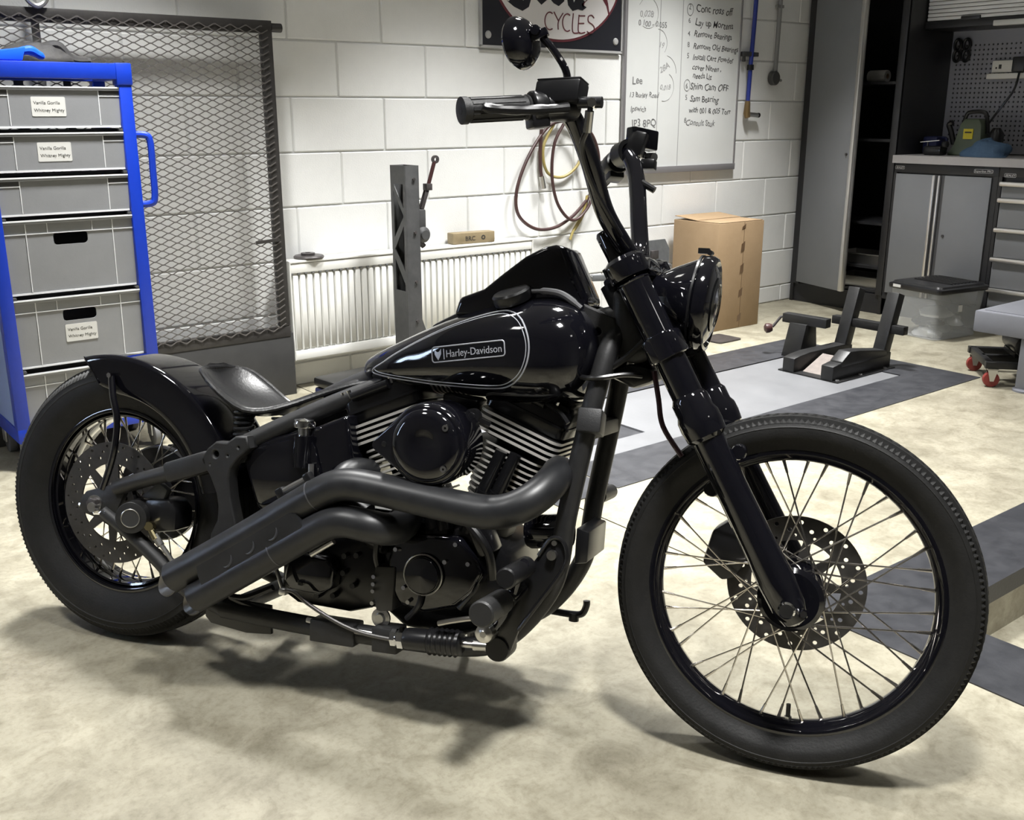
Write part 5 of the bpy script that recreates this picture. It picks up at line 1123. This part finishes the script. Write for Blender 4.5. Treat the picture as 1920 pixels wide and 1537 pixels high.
bp('carburettor', MB().bx(.765, .85, -.112, -.04, .49, .575), ENGB, bev=.012)
hb = bp('horn_bracket', MB().lathe([(0, .008), (.008, .008), (.009, .005), (.0155, .005), (.0155, -.012), (0, -.012)], (.872, -.122, .598), (0, -1, 0), 24), SATIN); ob('bracket_arm', MB().bar((.872, -.115, .598), (.90, -.10, .585), .022, .008), SATIN, hb)
# ---- exhaust
e1 = cr([(.985, -.01, .465), (1.01, -.025, .484), (1.032, -.06, .502), (1.043, -.105, .505), (1.043, -.15, .492), (1.024, -.186, .468), (.99, -.203, .447), (.95, -.203, .437), (.90, -.203, .4375), (.80, -.203, .4455), (.70, -.203, .4535), (.655, -.203, .452), (.625, -.203, .443), (.595, -.203, .426), (.55, -.203, .3965), (.45, -.203, .329), (.35, -.203, .2645), (.262, -.203, .2095)], 7)
PR = .0315
def slash(pts, r, name, cutdir):
    m = MB(); n = 28; P = [Vector(p) for p in pts]; k = len(P); d_ = (P[-1] - P[-2]).normalized()
    m.tube(P, r, n, caps=False)
    # slash-cut the last ring and give the pipe an inner wall
    last = len(m.v) - n; inner = []
    for j in range(n):
        v = Vector(m.v[last + j]); q = v - P[-1]; v2 = v + d_ * (q.dot(cutdir) * 1.5); m.v[last + j] = tuple(v2); inner.append(P[-1] + q * .90 + d_ * (q.dot(cutdir) * 1.5))
    deep = [v - d_ * .09 for v in [P[-1] + (Vector(m.v[last + j]) - P[-1] - d_ * (Vector(m.v[last + j]) - P[-1]).dot(d_)) * .88 for j in range(n)]]
    n1 = len(m.v); m.add(inner, []); n2 = len(m.v); m.cur = 1; m.add(deep, [tuple(range(n))])
    for j in range(n):
        j2 = (j + 1) % n; m.f += [(last + j, last + j2, n1 + j2, n1 + j), (n1 + j, n1 + j2, n2 + j2, n2 + j)]; m.m += [0, 1]
    return bp(name, m, [EXH, mat('bare_pipe_inside', (.16, .155, .15), .4, .6)], smooth=.7)
x1 = slash(e1, PR, 'upper_exhaust_pipe', Vector((0, 1.25, -.35)))
e2 = cr([(.73, -.075, .40), (.745, -.13, .375), (.735, -.175, .372), (.705, -.20, .3785), (.665, -.205, .3825), (.63, -.205, .376), (.60, -.205, .3605), (.555, -.205, .331), (.45, -.205, .2615), (.36, -.205, .202), (.327, -.205, .181)], 7)
x2 = slash(e2, PR, 'lower_exhaust_pipe', Vector((0, 1.25, -.35)))
e3 = tubep('rear_header', [(.635, -.07, .455), (.625, -.11, .46), (.615, -.14, .445), (.63, -.16, .41), (.68, -.165, .385)], .03, EXH, 6, 20)
for (p, q) in ((e1[92], e1[93]), (e2[52], e2[53])):
    d_ = (Vector(q) - Vector(p)).normalized(); ob('pipe_clamp', MB().tube([Vector(p) - d_ * .001, Vector(p) + d_ * .0015], PR + .0006, 28), mat('bare_seam', (.10, .10, .105), .4, .5), x1)
sp = bp('silencer_plate', MB().prism([(.345, .265), (.45, .332), (.54, .392), (.566, .388), (.582, .368), (.58, .348), (.45, .2635), (.385, .220), (.362, .216), (.352, .236)], lambda u, v, w: (u, w, v), -.2336, -.175), EXH)
WORN = mat('worn_exhaust_paint', (.040, .041, .046), .4)
for (x, z) in ((.512, .352), (.462, .318), (.413, .284)):
    pts = [(x + .0155 * cos(radians(a)), -.2338, z - .004 + .0175 * sin(radians(a))) for a in range(-95, 40, 9)]
    ob('embossed_crescent', MB().tube(pts, [.0006 + .0022 * sin(pi * i / (len(pts) - 1)) for i in range(len(pts))], 8), WORN, sp)
tb2 = tubep('exhaust_bracket_bolt', [(.508, -.185, .418), (.53, -.185, .432), (.562, -.185, .451)], .007, STEEL, 4, 10)
ob('bolt_clamp', MB().box((.505, -.185, .415), (.018, .02, .022), (0, -.58, 0)).box((.565, -.185, .45), (.016, .02, .026), (0, -.58, 0)), SATIN, tb2, bev=.003)
tubep('exhaust_bracket_bolt', [(.577, -.185, .302), (.60, -.185, .318), (.625, -.185, .335)], .006, STEEL, 4, 10)
# ---- battery / oil box
bb = bp('battery_box', MB().prism([(.352, .478), (.40, .502), (.535, .545), (.60, .575), (.625, .44), (.61, .40), (.46, .33), (.40, .36)], lambda u, v, w: (u, w, v), -.112, .112), GLOSS, bev=.010, seg=3)
ob('side_panel', MB().prism([(.364, .470), (.40, .488), (.52, .527), (.535, .50), (.555, .44), (.50, .40), (.42, .368), (.405, .372)], lambda u, v, w: (u, w, v), -.119, -.11), GLOSS, bb, bev=.004)
oc_ = bp('oil_filler_cap', MB().lathe([(.013, -.02), (.013, -.002), (.0215, .0), (.0225, .008), (.02, .014), (0, .017)], (.508, -.118, .542), (0, -.05, 1), 20), CHROME); ob('filler_neck', MB().cyl((.508, -.118, .46), (.508, -.118, .524), .019, n=20), GLOSS, oc_)
tubep('oil_hose', [(.535, -.13, .47), (.54, -.135, .44), (.555, -.14, .40)], .006, STEEL, 6, 8)
# ---- rear brake details
bc_ = bp('rear_caliper', MB().lathe([(0, -.03), (.030, -.03), (.034, -.024), (.034, .03), (0, .03)], (.105, -.122, .308), (.35, -1, 0), 32), POWDER, bev=.002)
ob('caliper_ring', MB().tube([Vector((.1155, -.1522, .308)) + Vector((cos(a) * .0184, cos(a) * .0064, sin(a) * .0195)) for a in [2 * pi * k / 32 for k in range(32)]], .0012, 6, closed=True), STEEL, bc_); ob('caliper_bore', MB().cyl(Vector((.1148, -.1500, .308)), Vector((.1154, -.1516, .308)), .0185, n=28), INK, bc_)
ob('caliper_body', MB().prism([(.12, .345), (.185, .352), (.205, .33), (.205, .285), (.14, .272), (.115, .28)], lambda u, v, w: (u, w, v), -.118, -.055), SATIN, bc_, bev=.01)
ob('caliper_bridge', MB().prism([(.10, .345), (.15, .385), (.175, .37), (.165, .345)], lambda u, v, w: (u, w, v), -.11, -.09), GST, bc_, bev=.006)
bp('bleed_fitting', MB().lathe([(0, -.012), (.010, -.012), (.012, 0), (.010, .012), (0, .012)], (.147, -.125, .290), (.3, -1, .2), 10).cyl((.15, -.13, .285), (.165, -.13, .265), .006, n=8), mat('brass_fitting', (.6, .52, .3), .25, 1))
bp('brake_stay_rod', MB().tube([(.168, -.125, .262), (.19, -.125, .24), (.222, -.125, .205)], .005, 10).cyl((.158, -.125, .272), (.176, -.125, .252), .008, n=10), STEEL)
bp('mud_plate', MB().prism([(.303, .165), (.297, .118), (.312, .105), (.40, .098), (.46, .105), (.455, .165)], lambda u, v, w: (u, w, v), -.128, -.118), SATIN, bev=.002)
for x in (.325, .365): bp('mud_plate_bolt', MB().cyl((x, -.128, .14), (x, -.134, .14), .006, n=6), SATIN)
tubep('brake_line', [(.46, -.13, .205), (.40, -.13, .175), (.36, -.13, .17), (.42, -.125, .155), (.52, -.13, .15)], .0065, SATIN, 6, 8)
# ---- brake linkage along the bottom rail
tubep('shift_arm', [(.505, -.165, .215), (.53, -.165, .215), (.56, -.16, .195), (.62, -.155, .168), (.68, -.15, .152), (.76, -.15, .150)], .0042, mat('dull_rod_steel', (.16, .155, .15), .4, .8), 6, 10)
bp('arm_joint', MB().box((.508, -.166, .213), (.016, .016, .014)).box((.493, -.16, .235), (.006, .01, .045), (0, -.4, 0)), STEEL, bev=.003)
tubep('linkage_rod', [(.55, -.14, .155), (.65, -.14, .15), (.75, -.14, .152)], .006, STEEL, 4, 10)
bp('rail_sleeve', MB().bar((.56, -.125, .137), (.66, -.125, .14), .046, .046).bar((.70, -.125, .142), (.755, -.125, .145), .05, .05), POWDER, bev=.004)
mcl = bp('rear_master_cylinder', MB().lathe([(0, 0), (.02, 0), (.022, .006), (.022, .05), (.024, .052), (.024, .115), (.019, .118), (0, .118)], (.775, -.15, .157), (1, 0, .085), 24), SATIN)
for i in range(6): ob('boot_ring', MB().lathe([(.024, 0), (.027, .003), (.024, .006)], (.825 + i * .0105, -.15, .1612 + i * .0009), (1, 0, .085), 24), SATIN, mcl)
ob('gland_nut', MB().lathe([(.012, -.03), (.018, -.028), (.018, -.018), (.014, -.016), (.022, -.012), (.022, 0), (0, 0)], (.775, -.15, .157), (1, 0, .085), 8), CHROME, mcl); ob('pushrod', MB().tube([(.892, -.15, .167), (.915, -.15, .169), (.917, -.15, .169), (.975, -.15, .174)], [.007, .007, .011, .009], 12), STEEL, mcl)
# ---- forward controls
fcb = bp('control_bracket', MB().prism([(1.045, .375), (1.06, .398), (1.08, .40), (1.092, .38), (1.088, .345), (1.045, .275), (1.012, .222), (.998, .178), (.98, .158), (.958, .162), (.945, .19), (.955, .225), (.985, .28), (1.02, .335)], lambda u, v, w: (u, w, v), -.175, -.165), SATIN, bev=.003)
ob('bracket_lip', MB().tube(cr([(1.04, -.176, .365), (1.06, -.178, .398), (1.08, -.178, .40), (1.092, -.178, .38), (1.088, -.178, .345), (1.045, -.178, .275), (1.012, -.178, .222)], 6), .004, 8), SATIN, fcb)
ob('bracket_bolt', MB().cyl((1.066, -.172, .37), (1.066, -.185, .37), .009, n=16), STEEL, fcb); ob('bracket_bolt', MB().cyl((1.068, -.172, .392), (1.068, -.18, .392), .005, n=10), STEEL, fcb)
ob('bracket_spacer', MB().cyl((1.05, -.17, .33), (1.05, -.10, .33), .014, n=14), SATIN, fcb); ob('bracket_spacer', MB().cyl((.98, -.17, .2), (.98, -.11, .185), .014, n=14), SATIN, fcb)
pg_ = bp('foot_peg', MB().tube([(.990, -.215, .282), (.990, -.217, .282), (.986, -.30, .281), (.986, -.309, .281), (.986, -.312, .281)], [.018, .0225, .0235, .0235, .0205], 28), GRIP)
ob('peg_clevis', MB().tube([(.994, -.215, .284), (1.0, -.19, .29), (1.015, -.172, .305)], [.014, .016, .012], 16), GLOSS, pg_)
ob('peg_ring', MB().lathe([(.018, -.004), (.0195, -.004), (.0195, .004), (.018, .004)], (.992, -.206, .283), (0, 1, 0), 24, closed=True), CHROME, pg_)
bp('brake_pedal', MB().tube(cr([(.962, -.18, .212), (.985, -.19, .25), (1.005, -.2, .30), (1.02, -.215, .345), (1.03, -.225, .36)], 6), .009, 12), GLOSS)
bp('pedal_pad', MB().tube([(1.022, -.19, .345), (1.018, -.285, .343), (1.018, -.288, .343)], [.019, .019, .016], 20), SATIN)
bp('pedal_pivot_cap', MB().lathe([(0, .010), (.006, .010), (.010, .007), (.0165, .006), (.0178, 0), (.0178, -.03)], (.956, -.203, .213), (0, -1, 0), 28), STEEL)
bp('pivot_boss', MB().lathe([(0, -.03), (.022, -.03), (.024, -.024), (.024, .015), (0, .015)], (.973, -.15, .178), (0, 1, 0), 24), SATIN)
tubep('pedal_return_rod', [(.85, -.17, .205), (.885, -.175, .218), (.93, -.18, .232), (.95, -.18, .235)], .0055, SPOKE, 6, 10)
# ---- left side: stand, peg, primary
bp('primary_cover', MB().loft([[(u, y, v) for u, v in [(p[0] * k + .70 * (1 - k), p[1] * k + .26 * (1 - k)) for p in rrect(.48, .93, .175, .35, .085, 6)]] for y, k in ((.10, .98), (.11, 1), (.16, 1), (.172, .95))]), GLOSS, smooth=.8)
ks = tubep('kickstand', [(.80, .12, .14), (.79, .15, .125), (.775, .20, .085), (.77, .225, .05)], .010, SATIN, 5, 12); ob('stand_foot', MB().box((.77, .23, .0495), (.06, .03, .006), (-.2, 0, 0)), SATIN, ks)
ks2 = tubep('stand_spur', [(.985, .12, .178), (1.03, .12, .178), (1.052, .12, .183), (1.06, .12, .20), (1.06, .12, .212)], .0075, SATIN, 5, 10); ob('spur_nut', MB().cyl((1.035, .12, .165), (1.035, .12, .182), .011, n=10), SATIN, ks2)
pl_ = bp('foot_peg', MB().tube([(1.055, .175, .425), (1.053, .285, .42), (1.053, .29, .42)], [.0165, .0165, .013], 20), GRIP); ob('peg_clevis', MB().bar((1.055, .10, .42), (1.055, .18, .425), .02, .02), SATIN, pl_)
bp('belt_guard', MB().prism([(.0, .43), (.20, .46), (.36, .47), (.45, .44), (.45, .20), (.30, .20), (.02, .25)], lambda u, v, w: (u, w, v), .108, .116), SATIN, bev=.003)
bp('coil_box', MB().bx(.885, .985, -.055, .055, .585, .66), SATIN, bev=.006)
bp('top_motor_mount', MB().bx(.77, .85, -.035, .035, .585, .65), ENGB, bev=.006)
tubep('ignition_lead', [(.96, -.05, .66), (.99, -.07, .64), (1.03, -.08, .62), (1.05, -.085, .60)], .005, SATIN, 6, 8)
bp('drive_pulley', MB().lathe([(0, .082), (.11, .082), (.114, .086), (.114, .100), (.11, .104), (0, .104)], RC, (0, 1, 0), 48), SATIN)
